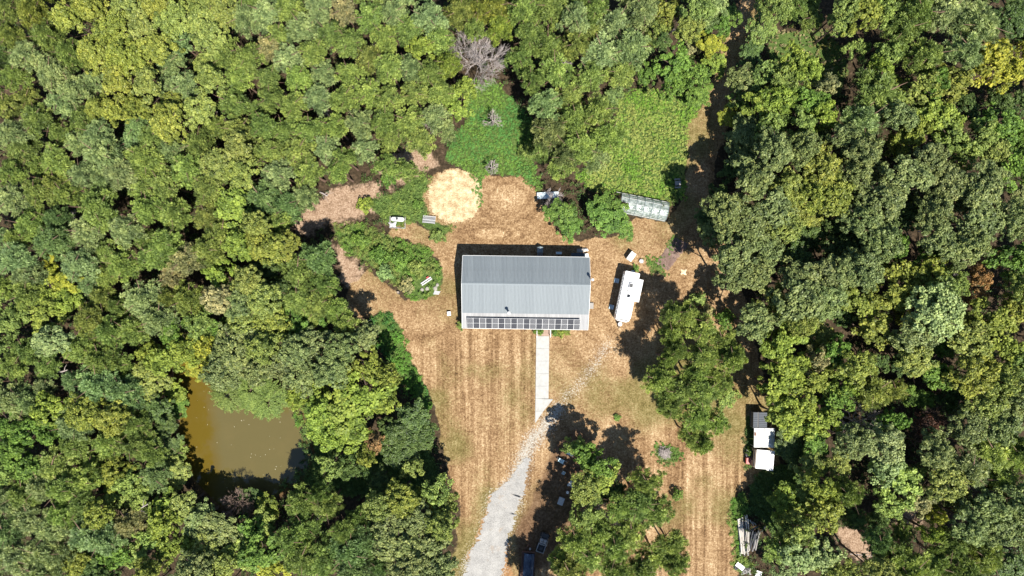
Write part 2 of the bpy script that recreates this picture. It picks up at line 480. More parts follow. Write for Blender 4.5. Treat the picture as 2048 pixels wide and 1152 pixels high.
for i in range(nd_ - 1):
    for k_ in range(6):
        q = i * 7 + k_; df.append((q, q + 7, q + 8, q + 1))
me = MB().add(dv, df).mesh('driveway', [], True)
me.materials.append(gravel_mat())
tag(link('driveway', me), kind='structure')

def concrete_mat():
    m = NT('pale_concrete')
    v = m.obj()
    t = m.math('ADD', m.math('MULTIPLY', m.noise(v, 1.3, 6, .7), .6), m.math('MULTIPLY', m.noise(v, 14, 2), .4))
    c = m.ramp(t, [(.3, (.27, .265, .245)), (.5, (.36, .355, .335)), (.7, (.43, .425, .405))])
    m.pbr(c, .85, 0, m.bump(m.noise(v, 20, 2), .2, .01))
    return m.mat
cm = concrete_mat()
sq = lambda pts: [G(x, y) for x, y in pts][::-1]
wk = tag(empty('walkway', (*G(1085, 750), 0)), kind='structure')
wx, wy = G(1085, 750)
cuts = [672, 697, 722, 747, 772, 797]
def wl_(y): return (1072.5 - (y - 672) * .012, 1098.5 - (y - 672) * .012)
slabs = []
for a, b in zip(cuts[:-1], cuts[1:]):
    slabs.append([(wl_(a)[0], a + .25), (wl_(a)[1], a + .25), (wl_(b)[1], b - .05), (wl_(b)[0], b - .05)])
slabs.append([(1071, 797.2), (1106, 798.5), (1087, 822), (1070.5, 822)])
slabs.append([(1070.5, 822.3), (1086.7, 822.3), (1070.5, 846)])
for s_ in slabs:
    b_ = MB().prism([(x - wx, y - wy) for x, y in sq(s_)], -.02, .09)
    b_.obj('slab', cm, wk)

# garden bed
bd = tag(empty('garden_bed', (*G(1344, 507), 0)), label='rectangular bare soil garden bed with weedy edges, right of the camper', cat='garden bed')
bx, by = G(1344, 507)
def soil_mat():
    m = NT('dry_garden_soil'); v = m.obj()
    c = m.ramp(m.math('ADD', m.math('MULTIPLY', m.noise(v, 6, 4, .7), .6), m.math('MULTIPLY', m.noise(v, 1.1, 4), .4)), [(.3, (.07, .045, .034)), (.5, (.155, .10, .08)), (.7, (.29, .215, .18))])
    m.pbr(c, .95, 0, m.bump(m.noise(v, 5, 4), .8, .08)); return m.mat
bq = [(x - bx, y - by) for x, y in sq(BED)]
nb = 24
gv, gf = [], []
for i in range(nb + 1):
    for j in range(nb + 1):
        u, w = i / nb, j / nb
        x = (bq[0][0] * (1 - u) + bq[1][0] * u) * (1 - w) + (bq[3][0] * (1 - u) + bq[2][0] * u) * w
        y = (bq[0][1] * (1 - u) + bq[1][1] * u) * (1 - w) + (bq[3][1] * (1 - u) + bq[2][1] * u) * w
        ed = min(u, 1 - u, w, 1 - w)
        z = (.06 + .07 * math.sin(w * 40) + .05 * rp.random()) * min(1, ed * 8) - .04
        wv = .06 if ed < .01 else 0
        gv.append((x + rp.uniform(-1, 1) * .1, y + rp.uniform(-1, 1) * .1, z + wv * 0))
for i in range(nb):
    for j in range(nb):
        a = i * (nb + 1) + j
        gf.append((a, a + nb + 1, a + nb + 2, a + 1))
MB().add(gv, gf).obj('soil', soil_mat(), bd, smooth=True)
# ------------------------------------------------------------------ shared object materials
M = {}
def ribmat(name, a, b, rust=(.20, .17, .15), rough=.55, metal=0.0):
    m = NT(name); v = m.obj()
    oi = m.n('ShaderNodeObjectInfo').outputs['Random']
    n = m.math('ADD', m.math('MULTIPLY', m.noise(m.scale(v, (6, .35, 1)), 1.0, 5, .7), .55), m.math('MULTIPLY', m.noise(v, .8, 4), .25))
    n = m.math('ADD', n, m.math('MULTIPLY', oi, .2))
    c = m.ramp(n, [(.25, a), (.75, b)])
    c = m.mix(m.math('MULTIPLY', m.step(m.noise(m.scale(v, (3, .5, 1)), 1.3, 6, .75), .60, .78), .35), c, rust)
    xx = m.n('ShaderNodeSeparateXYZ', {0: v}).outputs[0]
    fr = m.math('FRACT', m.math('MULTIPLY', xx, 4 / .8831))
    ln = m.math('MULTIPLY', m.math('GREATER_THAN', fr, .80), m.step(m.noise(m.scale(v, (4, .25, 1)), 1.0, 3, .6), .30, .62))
    c = m.mix(m.math('MULTIPLY', ln, .42), c, (.045, .05, .055))  # dark lines along each rib, painted in as the rib's shade
    m.pbr(c, rough, metal, m.bump(m.noise(v, 5, 2), .08, .02), Specular_IOR_Level=.35)
    return m.mat
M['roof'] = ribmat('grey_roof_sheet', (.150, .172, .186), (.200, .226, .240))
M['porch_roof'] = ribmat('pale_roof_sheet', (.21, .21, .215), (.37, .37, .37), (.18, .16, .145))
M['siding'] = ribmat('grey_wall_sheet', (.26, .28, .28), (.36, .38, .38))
M['trim'] = plain('white_metal_trim', (.66, .66, .65), .45, 0, .15)
M['white'] = plain('white_paint', (.80, .80, .79), .4, 0, .06, 1.5, (.62, .61, .57))
M['membrane'] = plain('white_roof_membrane', (.72, .72, .715), .55, 0, .05, 1.0, (.74, .73, .70))
M['fabric'] = plain('dirty_white_canvas', (.66, .67, .65), .75, 0, .10, .9, (.50, .50, .47))
M['galv'] = plain('galvanised_steel', (.45, .46, .47), .35, .7, .2)
M['dark'] = plain('dark_trim', (.03, .03, .033), .5, 0, .3)
M['rubber'] = plain('black_rubber', (.022, .022, .022), .8, 0, .3)
M['glass'] = plain('dark_glass', (.02, .025, .03), .08, 0, .1)
M['wood'] = plain('weathered_wood', (.30, .24, .19), .85, 0, .4, 4, (.16, .12, .09), .3)
M['deck'] = plain('brown_deck_board', (.34, .235, .18), .8, 0, .3, 4, None, .2)
M['greywood'] = plain('silver_grey_wood', (.33, .31, .29), .85, 0, .4, 3, (.20, .18, .16), .3)
M['blackwood'] = plain('dark_grey_wood', (.060, .064, .074), .8, 0, .5, 3, (.05, .05, .05), .3)  # dark grey wood tone for stump, shed wall and the darker logs
M['red'] = plain('faded_red_paint', (.40, .07, .06), .45, 0, .3, 3, (.30, .14, .11))
M['blue'] = plain('pale_blue_and_sky_tint', (.50, .64, .70), .5, 0, .15)  # pale blue; also puts the sky-lit tint of shaded white things into colour
M['browntrim'] = plain('rusty_brown_rail', (.13, .065, .045), .8, 0, .4)
M['bluegrey'] = plain('blue_grey_panel', (.070, .082, .10), .7, 0, .4, 2)
M['charcoal'] = plain('charcoal_plastic', (.045, .047, .05), .5, 0, .3)
M['tarp'] = plain('crumpled_grey_tarp', (.55, .55, .56), .5, 0, .25, 3, (.36, .36, .36), .3)
M['teal'] = plain('faded_grey_blue_roof', (.22, .27, .29), .7, 0, .3)

# ------------------------------------------------------------------ the metal building
hb = empty('metal_building', (2.2, 0, 0), math.radians(-.8), 'long grey metal building with ribbed gable roof and solar panels, centre of the clearing', 'building')
XL, XR = -10.15, 10.16
YN, YR, YB, YP = 5.06, .63, -4.13, -6.62
ZN, ZR, ZB, ZP = 4.2, 5.92, 4.16, 3.22
def rib_sheet(name, w, y0, z0, y1, z1, mat, nr=4, rh=.04):
    prof = []
    p = w / nr
    for k in range(nr):
        x = k * p
        prof += [(x, 0), (x + p * .60, 0), (x + p * .70, rh), (x + p * .90, rh)]
    prof.append((w + .004, .002))
    v = [(x, y0, z0 + z) for x, z in prof] + [(x, y1, z1 + z) for x, z in prof]
    n = len(prof)
    f = [(i, i + 1, n + i + 1, n + i) for i in range(n - 1)]
    return MB().add(v, f).mesh(name, mat)
NS = 23
SW = (XR - XL) / NS
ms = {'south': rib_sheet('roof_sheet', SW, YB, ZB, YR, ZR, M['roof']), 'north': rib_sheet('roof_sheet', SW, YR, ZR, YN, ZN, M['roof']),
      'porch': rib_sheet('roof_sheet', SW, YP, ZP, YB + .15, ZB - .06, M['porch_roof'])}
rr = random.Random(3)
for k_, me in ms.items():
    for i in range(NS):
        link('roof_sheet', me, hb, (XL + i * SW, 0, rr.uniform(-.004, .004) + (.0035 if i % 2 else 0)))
MB().add([(XL - .06, YR + .28, ZR - .085), (XR + .06, YR + .28, ZR - .085), (XR + .06, YR, ZR + .055), (XL - .06, YR, ZR + .055), (XR + .06, YR - .28, ZR - .085), (XL - .06, YR - .28, ZR - .085)],
         [(0, 3, 2, 1), (3, 5, 4, 2)]).obj('ridge_cap', M['roof'], hb)
def fascia(y, z, h=.18, t=.05):
    MB().box(XL - .05, XR + .05, y - t / 2, y + t / 2, z - h, z + .05).obj('eave_trim', M['trim'], hb)
fascia(YN + .04, ZN); fascia(YP - .04, ZP + .02)
for x in (XL - .045, XR + .045):
    b_ = MB()
    for (ya, za), (yb, zb) in (((YN, ZN), (YR, ZR)), ((YR, ZR), (YB, ZB)), ((YB, ZB - .06), (YP, ZP))):
        s = .03
        b_.add([(x - s, ya, za - .16), (x + s, ya, za - .16), (x + s, ya, za + .05), (x - s, ya, za + .05), (x - s, yb, zb - .16), (x + s, yb, zb - .16), (x + s, yb, zb + .05), (x - s, yb, zb + .05)],
               [(0, 1, 2, 3), (7, 6, 5, 4), (0, 4, 5, 1), (1, 5, 6, 2), (2, 6, 7, 3), (3, 7, 4, 0)])
    b_.obj('gable_trim', M['trim'], hb)
# walls with openings' doors and windows set proud
WX0, WX1, WY0, WY1 = -9.9, 9.9, -3.95, 4.8
MB().box(WX0, WX1, WY1 - .15, WY1, 0, 4.22).obj('wall', M['siding'], hb)
MB().box(WX0, WX1, WY0, WY0 + .15, 0, 4.1).obj('wall', M['siding'], hb)
for x in (WX0, WX1 - .15):
    MB().add([(x, WY0 + .15, 0), (x, WY1 - .15, 0), (x, WY1 - .15, 4.2), (x, YR, 5.78), (x, WY0 + .15, 4.1), (x + .15, WY0 + .15, 0), (x + .15, WY1 - .15, 0), (x + .15, WY1 - .15, 4.2), (x + .15, YR, 5.78), (x + .15, WY0 + .15, 4.1)],
             [(4, 3, 2, 1, 0), (5, 6, 7, 8, 9), (0, 1, 6, 5), (1, 2, 7, 6), (2, 3, 8, 7), (3, 4, 9, 8), (4, 0, 5, 9)]).obj('wall', M['siding'], hb)
for x in (-7.5, -3.2, 6.0):
    w_ = MB().box(x - .65, x + .65, WY0 - .05, WY0 + .002, 1.0, 2.2).obj('window', M['trim'], hb)
    MB().box(x - .57, x + .57, WY0 - .06, WY0 - .045, 1.08, 2.12).obj('pane', M['glass'], w_)
d_ = MB().box(1.0, 2.0, WY0 - .06, WY0 + .002, .3, 2.4).obj('door', M['white'], hb)
MB().lathe([(.03, 0), (.03, .06)], 8, (1.9, WY0 - .09, 1.3)).obj('handle', M['galv'], d_)
w_ = MB().box(WX1 - .002, WX1 + .05, -.7, .6, 1.2, 2.3).obj('window', M['trim'], hb)
MB().box(WX1 + .045, WX1 + .06, -.62, .52, 1.28, 2.22).obj('pane', M['glass'], w_)
for i in range(7):
    x = XL + .35 + i * (XR - XL - .7) / 6
    if 1.2 < x < 3.4: x -= 1.0
    MB().box(x - .07, x + .07, YP + .2, YP + .34, .3, ZP + .05).obj('porch_post', M['trim'], hb)
MB().box(XL + .2, XR - .2, YP + .15, WY0 - .01, .02, .3).obj('porch_floor', M['deck'], hb)
# chimney through the porch join and the flue beside the east wall
def flue(x, y, z0, z1, r, base):
    c = MB().tube([(x, y, z0), (x, y, z1 - .25)], r, 12).obj('flue_pipe', M['galv'], hb, smooth=False)
    MB().lathe([(r * 1.5, z1 - .32), (r * 1.75, z1 - .26), (r * 1.75, z1 - .06), (r * 1.2, z1), (.02, z1 + .03)], 14, (x, y, 0)).obj('cap', M['trim'], c)
    if base:
        MB().lathe([(r * 2.6, base - .12), (r * 2.5, base + .02), (r * 1.2, base + .16)], 4, (x, y, 0)).obj('flashing', M['dark'], c)
cx, cy = G(1018.5, 626.5, 6.1)
flue(cx - 2.2, cy, 3.9, 6.1, .15, 4.2)
cx, cy = G(1183.5, 559, 7.2)
flue(cx - 2.2 + .14, cy + .12, 1.2, 7.2, .13, None)
MB().tube([(WX0 - .002, 3.9, 3.55), (-10.42, 3.9, 3.55), (-10.42, 3.9, 3.72)], .05, 8).obj('vent_pipe', M['trim'], hb)

# front step boards and rails
st = empty('front_steps', (*G(1087, 665), 0), math.radians(-.5), 'brown board front steps with pale hand rails, top of the concrete walkway', 'steps')
for i in range(8):
    MB().box(-1.06, 1.06, .62 - i * .15 - .14, .62 - i * .15, .24 if i < 6 else .10, .30 if i < 6 else .16).obj('plank', M['deck'], st)
MB().box(-1.04, 1.04, -.28, .6, .02, .235).obj('riser', M['wood'], st)
for x in (-1.13, 1.13):
    r_ = MB()
    for y in (.55, -.55): r_.box(x - .045, x + .045, y - .045, y + .045, 0, 1.15)
    r_.box(x - .05, x + .05, -.75, .68, 1.15, 1.20)
    r_.obj('hand_rail', M['trim'], st)

# ------------------------------------------------------------------ solar array on the porch roof
def solar_mat(name, line, w):
    m = NT(name)
    v = m.n('ShaderNodeSeparateXYZ', {0: m.obj()})
    fx = m.math('FRACT', m.math('MULTIPLY', v.outputs[0], 1 / .171))
    fy = m.math('FRACT', m.math('MULTIPLY', v.outputs[1], 1 / .095))
    ln = m.math('MAXIMUM', m.math('LESS_THAN', fx, w), m.math('MULTIPLY', m.math('LESS_THAN', fy, .07), .35))
    c = m.mix(m.math('MULTIPLY', ln, line), m.mix(m.noise(m.obj(), 1.5, 3), (.022, .022, .026), (.052, .052, .058)), (.50, .50, .50))
    m.pbr(c, .22, 0, None, Specular_IOR_Level=.35)
    return m.mat
SM = [solar_mat('solar_cells_bright_lines', .75, .20), solar_mat('solar_cells_fine_lines', .28, .12)]
sa = empty('solar_array', (*G(1047, 646, 3.8), 3.34), math.radians(-.8), 'row of eighteen dark solar panels in silver frames along the porch roof', 'solar panels')
pw, pl, tilt = 1.012, 1.98, math.atan2(1.0, 1.74)
pmesh = []
for sm in SM:
    fr = MB()
    t = .028
    for x0, x1, y0, y1 in ((0, t, 0, pl), (pw - .006 - t, pw - .006, 0, pl), (t, pw - .006 - t, 0, t), (t, pw - .006 - t, pl - t, pl), (t, pw - .006 - t, pl / 2 - .016, pl / 2 + .016)):
        fr.box(x0, x1, y0, y1, -.03, .015)
    ce = MB().box(t, pw - .006 - t, t, pl - t, -.02, .004)
    pmesh.append((fr.mesh('panel_frame', M['trim']), ce.mesh('solar_cells', sm)))
R_ = Euler((tilt, 0, 0))
for i in range(18):
    f_, c_ = pmesh[(i + (i > 12)) % 2]
    p_ = link('solar_panel', f_, sa, (-9.1 + i * pw, -.98, .03 + rr.uniform(-.004, .004)), R_)
    link('solar_cells', c_, p_)
for y, z in ((-.72, .06), (.35, .66)):
    MB().box(-9.15, 9.15, y - .03, y + .03, z - .06, z).obj('mounting_rail', M['galv'], sa)
for i in range(10):
    MB().box(-9 + i * 2 - .02, -9 + i * 2 + .02, .30, .36, -.02, .60).obj('strut', M['galv'], sa)

# ------------------------------------------------------------------ things behind the building
def at(px, py, h=0.0, z=0.0): return (*G(px, py, h), z)
dh = empty('playhouse', at(1080.3, 500.5, 1.2), 0, 'small grey gabled playhouse standing in the shade behind the metal building', 'playhouse')
b_ = MB().box(-.42, .42, -.55, .45, .05, .95); b_.obj('wall', M['greywood'], dh)
for s in (-1, 1):
    MB().add([(0, -.35, 1.42), (0, .62, 1.42), (s * .52, .52, .95), (s * .52, -.45, .95), (0, -.35, 1.36), (0, .62, 1.36), (s * .52, .52, .89), (s * .52, -.45, .89)],
             [(0, 1, 2, 3), (7, 6, 5, 4), (0, 4, 5, 1), (1, 5, 6, 2), (2, 6, 7, 3), (3, 7, 4, 0)]).obj('roof_panel', M['teal'], dh)
MB().box(-.46, .46, -.86, -.57, .0, .5).obj('porch_floor', M['greywood'], dh)
MB().box(-.2, .2, -.575, -.552, .1, .75).obj('door', M['dark'], dh)
hp = empty('heat_pump', at(1118, 506, .9), 0, 'white boxy heat pump with pale blue top behind the building, beside the shelter', 'heat pump')
MB().box(-.48, .48, -.2, .2, .08, .88, bev=.03).obj('case', M['white'], hp)
MB().box(-.38, .38, -.13, .13, .881, .90).obj('top_panel', M['blue'], hp)
for x in (-.4, .4): MB().box(x - .05, x + .05, -.19, .19, 0, .079).obj('foot', M['dark'], hp)
ls = empty('lean_to', at(1157, 510, 2.0), math.radians(-.8), 'low dark blue-grey ribbed lean-to shelter against the back wall', 'shelter')
MB().add(*(lambda me: ([tuple(v.co) for v in me.vertices], [tuple(p.vertices) for p in me.polygons]))(rib_sheet('tmp', 2.3, -.32, 2.05, .34, 1.85, M['bluegrey'], 14, .03))).obj('roof_sheet', M['bluegrey'], ls, (-1.15, 0, 0))
for x in (-1.05, 1.05): MB().box(x - .04, x + .04, .22, .30, 0, 1.84).obj('post', M['wood'], ls)
MB().box(-1.1, 1.1, -.1, .25, .75, .80).obj('shelf', M['wood'], ls)
pt = empty('potting_bench', at(1161, 501, .8), 0, 'grey potting bench with white crumpled sheeting at back right corner of building', 'bench')
MB().box(-.6, .6, -.3, .3, .72, .78).obj('bench_top', M['greywood'], pt)
for x in (-.52, .52):
    for y in (-.24, .24): MB().box(x - .035, x + .035, y - .035, y + .035, 0, .719).obj('leg', M['greywood'], pt)
def crumple(name, parent, w, d, z, hgt, mat, seed, n=14, loc=(0, 0, 0), label=None, cat=None, rz=0):
    r = random.Random(seed); v = []; f = []
    for i in range(n + 1):
        for j in range(n + 1):
            a, c = i / n - .5, j / n - .5
            rad = max(abs(a), abs(c)) * 2
            k = 1 + .18 * math.sin(7 * a + 5 * c + seed) + r.uniform(-.05, .05)
            v.append((a * w * k, c * d * k, z + hgt * max(0, 1 - rad ** 2) * r.uniform(.45, 1.0) + .02))
    for i in range(n):
        for j in range(n):
            q = i * (n + 1) + j
            f.append((q, q + n + 1, q + n + 2, q + 1))
    o = MB().add(v, f).obj(name, mat, parent, loc, (0, 0, rz))
    return tag(o, label, cat)
crumple('white_sheeting', None, .95, .55, 0, .75, M['white'], 5, loc=at(1170, 499.5), label='bright white crumpled plastic sheeting at the back right building corner', cat='sheeting')
bk = empty('storage_bin', at(1174, 511, .6), .1, 'small white storage bin against the rear right corner of the building', 'bin')
MB().box(-.22, .22, -.3, .3, 0, .55, bev=.04).obj('tub', M['white'], bk)
MB().box(-.25, .25, -.33, .33, .551, .60, bev=.02).obj('lid', M['white'], bk)

# west side: white box on the lawn ; step by the east wall
wb_ = empty('well_cover', at(898, 627.3, .5), math.radians(4), 'small square white well cover box on dry lawn left of the building', 'well cover')
MB().box(-.27, .27, -.32, .32, 0, .46, bev=.02).obj('case', M['white'], wb_)
MB().box(-.30, .30, -.35, .35, .461, .52, bev=.02).obj('lid', M['white'], wb_)
es = empty('door_step', at(1182.5, 611.5, .3), math.radians(-.8), 'small pale wooden landing step at the right end wall of the building', 'step')
for i in range(5): MB().box(-.38, .38, -.5 + i * .2, -.5 + i * .2 + .19, .22, .26).obj('plank', M['greywood'], es)
MB().box(-.34, .34, -.48, .48, 0, .219).obj('riser', M['greywood'], es)

# ------------------------------------------------------------------ travel trailer
cp = empty('camper', at(1255.5, 593.7, 2.9), math.radians(-11.9), 'long white travel camper with a slide-out, parked right of metal building', 'camper')
W2, L2 = 1.22, 4.14
def camper_plan(ins=0.0, front=0.0):
    w = W2 - ins
    return [(w, L2 - .12 - ins), (w - .12, L2 - ins), (-w + .12, L2 - ins), (-w, L2 - .12 - ins), (-w, -L2 + .9 + ins), (-w * .93, -L2 + .28 + ins + front), (-w * .62, -L2 + ins + front), (w * .62, -L2 + ins + front), (w * .93, -L2 + .28 + ins + front), (w, -L2 + .9 + ins)]
def loft(mb, rings, mi=0):
    n = len(rings[0][0]); v = []; f = []
    for pl_, z in rings: v += [(x, y, z) for x, y in pl_]
    for k in range(len(rings) - 1):
        for i in range(n):
            j = (i + 1) % n
            f.append((k * n + j, k * n + i, (k + 1) * n + i, (k + 1) * n + j))
    f.append(tuple(range(n))); f.append(tuple(range(len(rings) * n - 1, (len(rings) - 1) * n - 1, -1)))
    return mb.add(v, f, mi)
loft(MB(), [(camper_plan(.05), .55), (camper_plan(0), .65), (camper_plan(0), 2.2), (camper_plan(0, .35), 2.75)][:4]).obj('body', M['white'], cp)
loft(MB(), [(camper_plan(.0, .36), 2.752), (camper_plan(.03, .37), 2.83), (camper_plan(.22, .5), 2.88)]).obj('roof', M['membrane'], cp)
MB().box(W2 - .01, W2 + .74, -.45, 3.17, .75, 2.5, bev=.03).obj('slide_out', M['white'], cp)
MB().box(W2 - .05, W2 + .80, -.50, 3.22, 2.502, 2.55, bev=.02).obj('slide_out_roof', M['membrane'], cp)
aw = MB().tube([(-W2 - .09, -3.1, 2.5), (-W2 - .09, 3.4, 2.5)], .085, 8)
for k in range(26): aw.tube([(-W2 - .09, -3.05 + k * .25, 2.5), (-W2 - .09, -2.93 + k * .25, 2.5)], .089, 8, 1)
aw.obj('awning_roll', [M['white'], M['charcoal']], cp)
def unit(x, y, w, l, h, mat, nm='roof_vent'):
    o = MB().box(x - w / 2, x + w / 2, y - l / 2, y + l / 2, 2.87, 2.88 + h, bev=.04).obj(nm, mat, cp)
    return o
ac = unit(.12, 1.9, .66, .86, .32, M['tarp'], 'air_conditioner')
MB().box(-.14, .38, 1.62, 2.18, 3.201, 3.21).obj('grille', M['charcoal'], ac)
unit(-.22, 1.05, .12, .55, .07, M['charcoal'], 'antenna_mount')
unit(.10, .18, .48, .48, .10, M['glass'], 'skylight')
unit(-.12, -1.38, .44, .44, .12, M['galv'], 'roof_vent')
unit(.40, -1.28, .36, .36, .12, M['white'], 'roof_vent')
unit(.22, -2.25, .40, .12, .05, M['galv'], 'roof_vent')
unit(.22, 2.75, .10, .10, .16, M['charcoal'], 'vent_cap'); unit(.78, 3.0, .34, .24, .08, M['tarp'], 'roof_vent'); unit(-.75, 3.75, .12, .08, .08, M['charcoal'], 'vent_cap'); unit(.7, 3.65, .4, .08, .03, M['tarp'], 'roof_rail')
sd_ = MB()
for k in range(13): sd_.box(-.95 + k * .15, -.87 + k * .15, -2.93, -2.89, 2.875, 2.886)
sd_.obj('roof_seam', M['charcoal'], cp)
wn_ = MB().add([(-.85, -3.99, 2.25), (.85, -3.99, 2.25), (.78, -3.68, 2.79), (-.78, -3.68, 2.79), (-.85, -4.08, 2.25), (.85, -4.08, 2.25), (.78, -3.76, 2.82), (-.78, -3.76, 2.82)],
               [(3, 2, 1, 0), (4, 5, 6, 7), (0, 1, 5, 4), (1, 2, 6, 5), (2, 3, 7, 6), (3, 0, 4, 7)]).obj('front_window', M['glass'], cp)
for y, l in ((2.9, 1.0), (.3, 1.2), (-1.0, .6)):
    MB().box(-W2 - .02, -W2 + .002, y - l / 2, y + l / 2, 1.45, 2.1).obj('window', M['glass'], cp)
for y in (2.3, -2.15):
    d_ = MB().box(-W2 - .03, -W2 + .002, y - .35, y + .35, .75, 2.3).obj('door', M['trim'], cp)
    MB().box(-W2 - .05, -W2 - .03, y - .3, y - .24, 1.3, 1.45).obj('handle', M['dark'], d_)
for y in (-.5, .45):
    for s in (-1, 1):
        w_ = MB().tube([(s * (W2 - .3), y, .36), (s * (W2 - .06), y, .36)], .36, 16).obj('wheel', M['rubber'], cp)
        MB().tube([(s * (W2 - .065), y, .36), (s * (W2 - .05), y, .36)], .2, 12).obj('rim', M['galv'], w_)
hi = MB()
for s in (-1, 1): hi.tube([(s * .75, -3.9, .5), (0, -5.15, .5)], .05, 6)
hi.tube([(0, -5.15, .5), (0, -5.4, .5)], .07, 6); hi.tube([(0, -5.0, 0), (0, -5.0, .85)], .04, 6)
hi.obj('hitch', M['dark'], cp)
MB().lathe([(.30, .55), (.34, .62), (.34, 1.05), (.22, 1.16), (.03, 1.18)], 16, (.0, -4.62, 0)).obj('gas_cylinder_cover', M['white'], cp)
MB().box(-.5, .5, L2 - .002, L2 + .09, .45, .6).obj('bumper', M['dark'], cp)
for (lx, ly), lb in (((-1.93, 2.31), 'pale folding steps at the rear door of the white camper'), ((-1.87, -2.16), 'pale folding steps at the front door of the white camper')):
    ca, sa_ = math.cos(math.radians(-11.9)), math.sin(math.radians(-11.9))
    cx, cy = cp.location.x + lx * ca - ly * sa_, cp.location.y + lx * sa_ + ly * ca
    s_ = empty('folding_steps', (cx, cy, 0), math.radians(-11.9), lb, 'steps', 'camper entry steps')
    for k in range(3): MB().box(-.36 + k * .24, -.14 + k * .24, -.33, .33, .16 + k * .17, .20 + k * .17).obj('tread', M['blue'], s_)  # white treads with the blue sky tint of their shadow put into the colour
    for y in (-.36, .36): MB().add([(-.36, y - .02, 0), (.36, y - .02, .0), (.36, y - .02, .56), (-.36, y - .02, .2), (-.36, y + .02, 0), (.36, y + .02, .0), (.36, y + .02, .56), (-.36, y + .02, .2)], [(0, 1, 2, 3), (7, 6, 5, 4), (0, 4, 5, 1), (1, 5, 6, 2), (2, 6, 7, 3), (3, 7, 4, 0)]).obj('side_rail', M['tarp'], s_)
ut = empty('utility_pedestal', at(1266, 542.5, .9), math.radians(-12), 'small grey utility box in the shade behind the white camper', 'utility box')
MB().box(-.28, .28, -.14, .14, .3, .85, bev=.02).obj('case', M['tarp'], ut); MB().box(-.05, .05, -.05, .05, 0, .299).obj('post', M['wood'], ut)

hc = empty('storage_chest', at(1263, 512.8, 1.2), math.radians(-36), 'white square storage chest with faint blue stains, behind the camper', 'chest')
MB().box(-.44, .44, -.72, .72, .05, 1.12, bev=.03).obj('case', M['white'], hc)
l_ = MB().box(-.47, .47, -.75, .75, 1.121, 1.2, bev=.02).obj('lid', M['white'], hc)
for x, y, w in ((-.1, -.55, .5), (.05, -.35, .25), (.1, .3, .2), (-.05, .05, .3)): MB().box(x - w / 2, x + w / 2, y - .03, y + .03, 1.2005, 1.206).obj('label_strip', M['blue'], l_)
bu = empty('washtub', at(1283, 522.5, .3), 0, 'round pale washtub on the grass between white chest and garden bed', 'tub')
MB().lathe([(.26, 0), (.34, .34), (.36, .36), (.33, .36), (.30, .12), (.02, .10)], 18).obj('bowl', M['tarp'], bu)
MB().lathe([(.16, .101), (.22, .25), (.15, .3), (.02, .32)], 10, (.06, .0, 0)).obj('white_bundle', M['white'], bu)
tag(crumple('straw_heap', None, .9, .8, 0, .22, plain('pale_straw', (.78, .62, .40), .95, 0, .3, 8), 8, loc=at(1367, 544)), 'small pale heap of straw on lawn below the garden bed', 'straw heap')

# ------------------------------------------------------------------ greenhouse tunnel
gh = empty('greenhouse', at(1287, 414, 1.0), math.radians(-11.3), 'plastic-covered hoop greenhouse with torn left end, above the garden bed', 'greenhouse')
def film_mat():
    m = NT('greenhouse_film'); v = m.obj()
    n = m.noise(v, 2.4, 6, .75)
    w = m.noise(m.scale(v, (1.2, 2.2, 2.2)), 1.0, 3, .6)
    bs = m.n('ShaderNodeBsdfPrincipled', {'Base Color': m.mix(m.step(n, .36, .66), (.24, .33, .29), (.62, .68, .66)), 'Roughness': .16, 'Specular IOR Level': .8})
    m.set(bs.inputs['Normal'], m.bump(w, .6, .25))
    tr = m.n('ShaderNodeBsdfTransparent', {'Color': (.9, .95, .92)})
    tl = m.n('ShaderNodeBsdfTranslucent', {'Color': (.6, .66, .62)})
    a = m.n('ShaderNodeMixShader', {0: .3, 1: bs.outputs[0], 2: tl.outputs[0]})
    b = m.n('ShaderNodeMixShader', {0: m.math('MULTIPLY', m.step(n, .75, .35), .42), 1: a.outputs[0], 2: tr.outputs[0]})
    m.t.links.new(b.outputs[0], m.out.inputs[0]); return m.mat
film = film_mat()
GW, GLEN, GH = 1.62, 7.9, 2.15
prof = [(-GW, 0), (-GW, .75), (-GW * .86, 1.35), (-GW * .5, 1.9), (0, GH), (GW * .5, 1.9), (GW * .86, 1.35), (GW, .75), (GW, 0)]
xs = [-GLEN / 2 + GLEN / 6 * i for i in range(7)]
for x in xs:
    MB().tube([(x, y * 1.035, z * 1.02 + .03) for y, z in prof], .035, 6).obj('hoop', M['teal'], gh)
for y, z in ((0, GH + .02), (-GW * .97, .95), (GW * .97, .95), (-GW * .5, 1.91), (GW * .5, 1.91)):
    MB().tube([(xs[0] - (.9 if y in (0,) or y > 1 else 0), y, z), (xs[-1], y, z)], .028, 6).obj('purlin', M['trim'], gh)
rg = random.Random(12)
for i in range(6):
    v, f = [], []
    nu, nv_ = 8, 24
    for a in range(nu + 1):
        for b in range(nv_ + 1):
            t = b / nv_ * (len(prof) - 1); k = min(int(t), len(prof) - 2); t -= k
            y = prof[k][0] * (1 - t) + prof[k + 1][0] * t; z = prof[k][1] * (1 - t) + prof[k + 1][1] * t
            u = a / nu
            sag = 4 * u * (1 - u) * .07 + rg.uniform(-.012, .012)
            s = math.hypot(y, z) or 1
            v.append((xs[i] + (xs[i + 1] - xs[i]) * u, y * (1 - sag / s) * 1.02, z * (1 - sag / s) + .035))
    for a in range(nu):
        for b in range(nv_):
            if i == 0 and (b > 17 or (b < 6 and a < 5) or (9 < b < 12)): continue
            q = a * (nv_ + 1) + b
            f.append((q, q + 1, q + nv_ + 2, q + nv_ + 1))
    MB().add(v, f).obj('film_panel', film, gh, smooth=True)
MB().add([(xs[-1] + .012, y * .99, z * .99) for y, z in prof], [tuple(range(len(prof)))]).obj('end_sheet', film, gh)
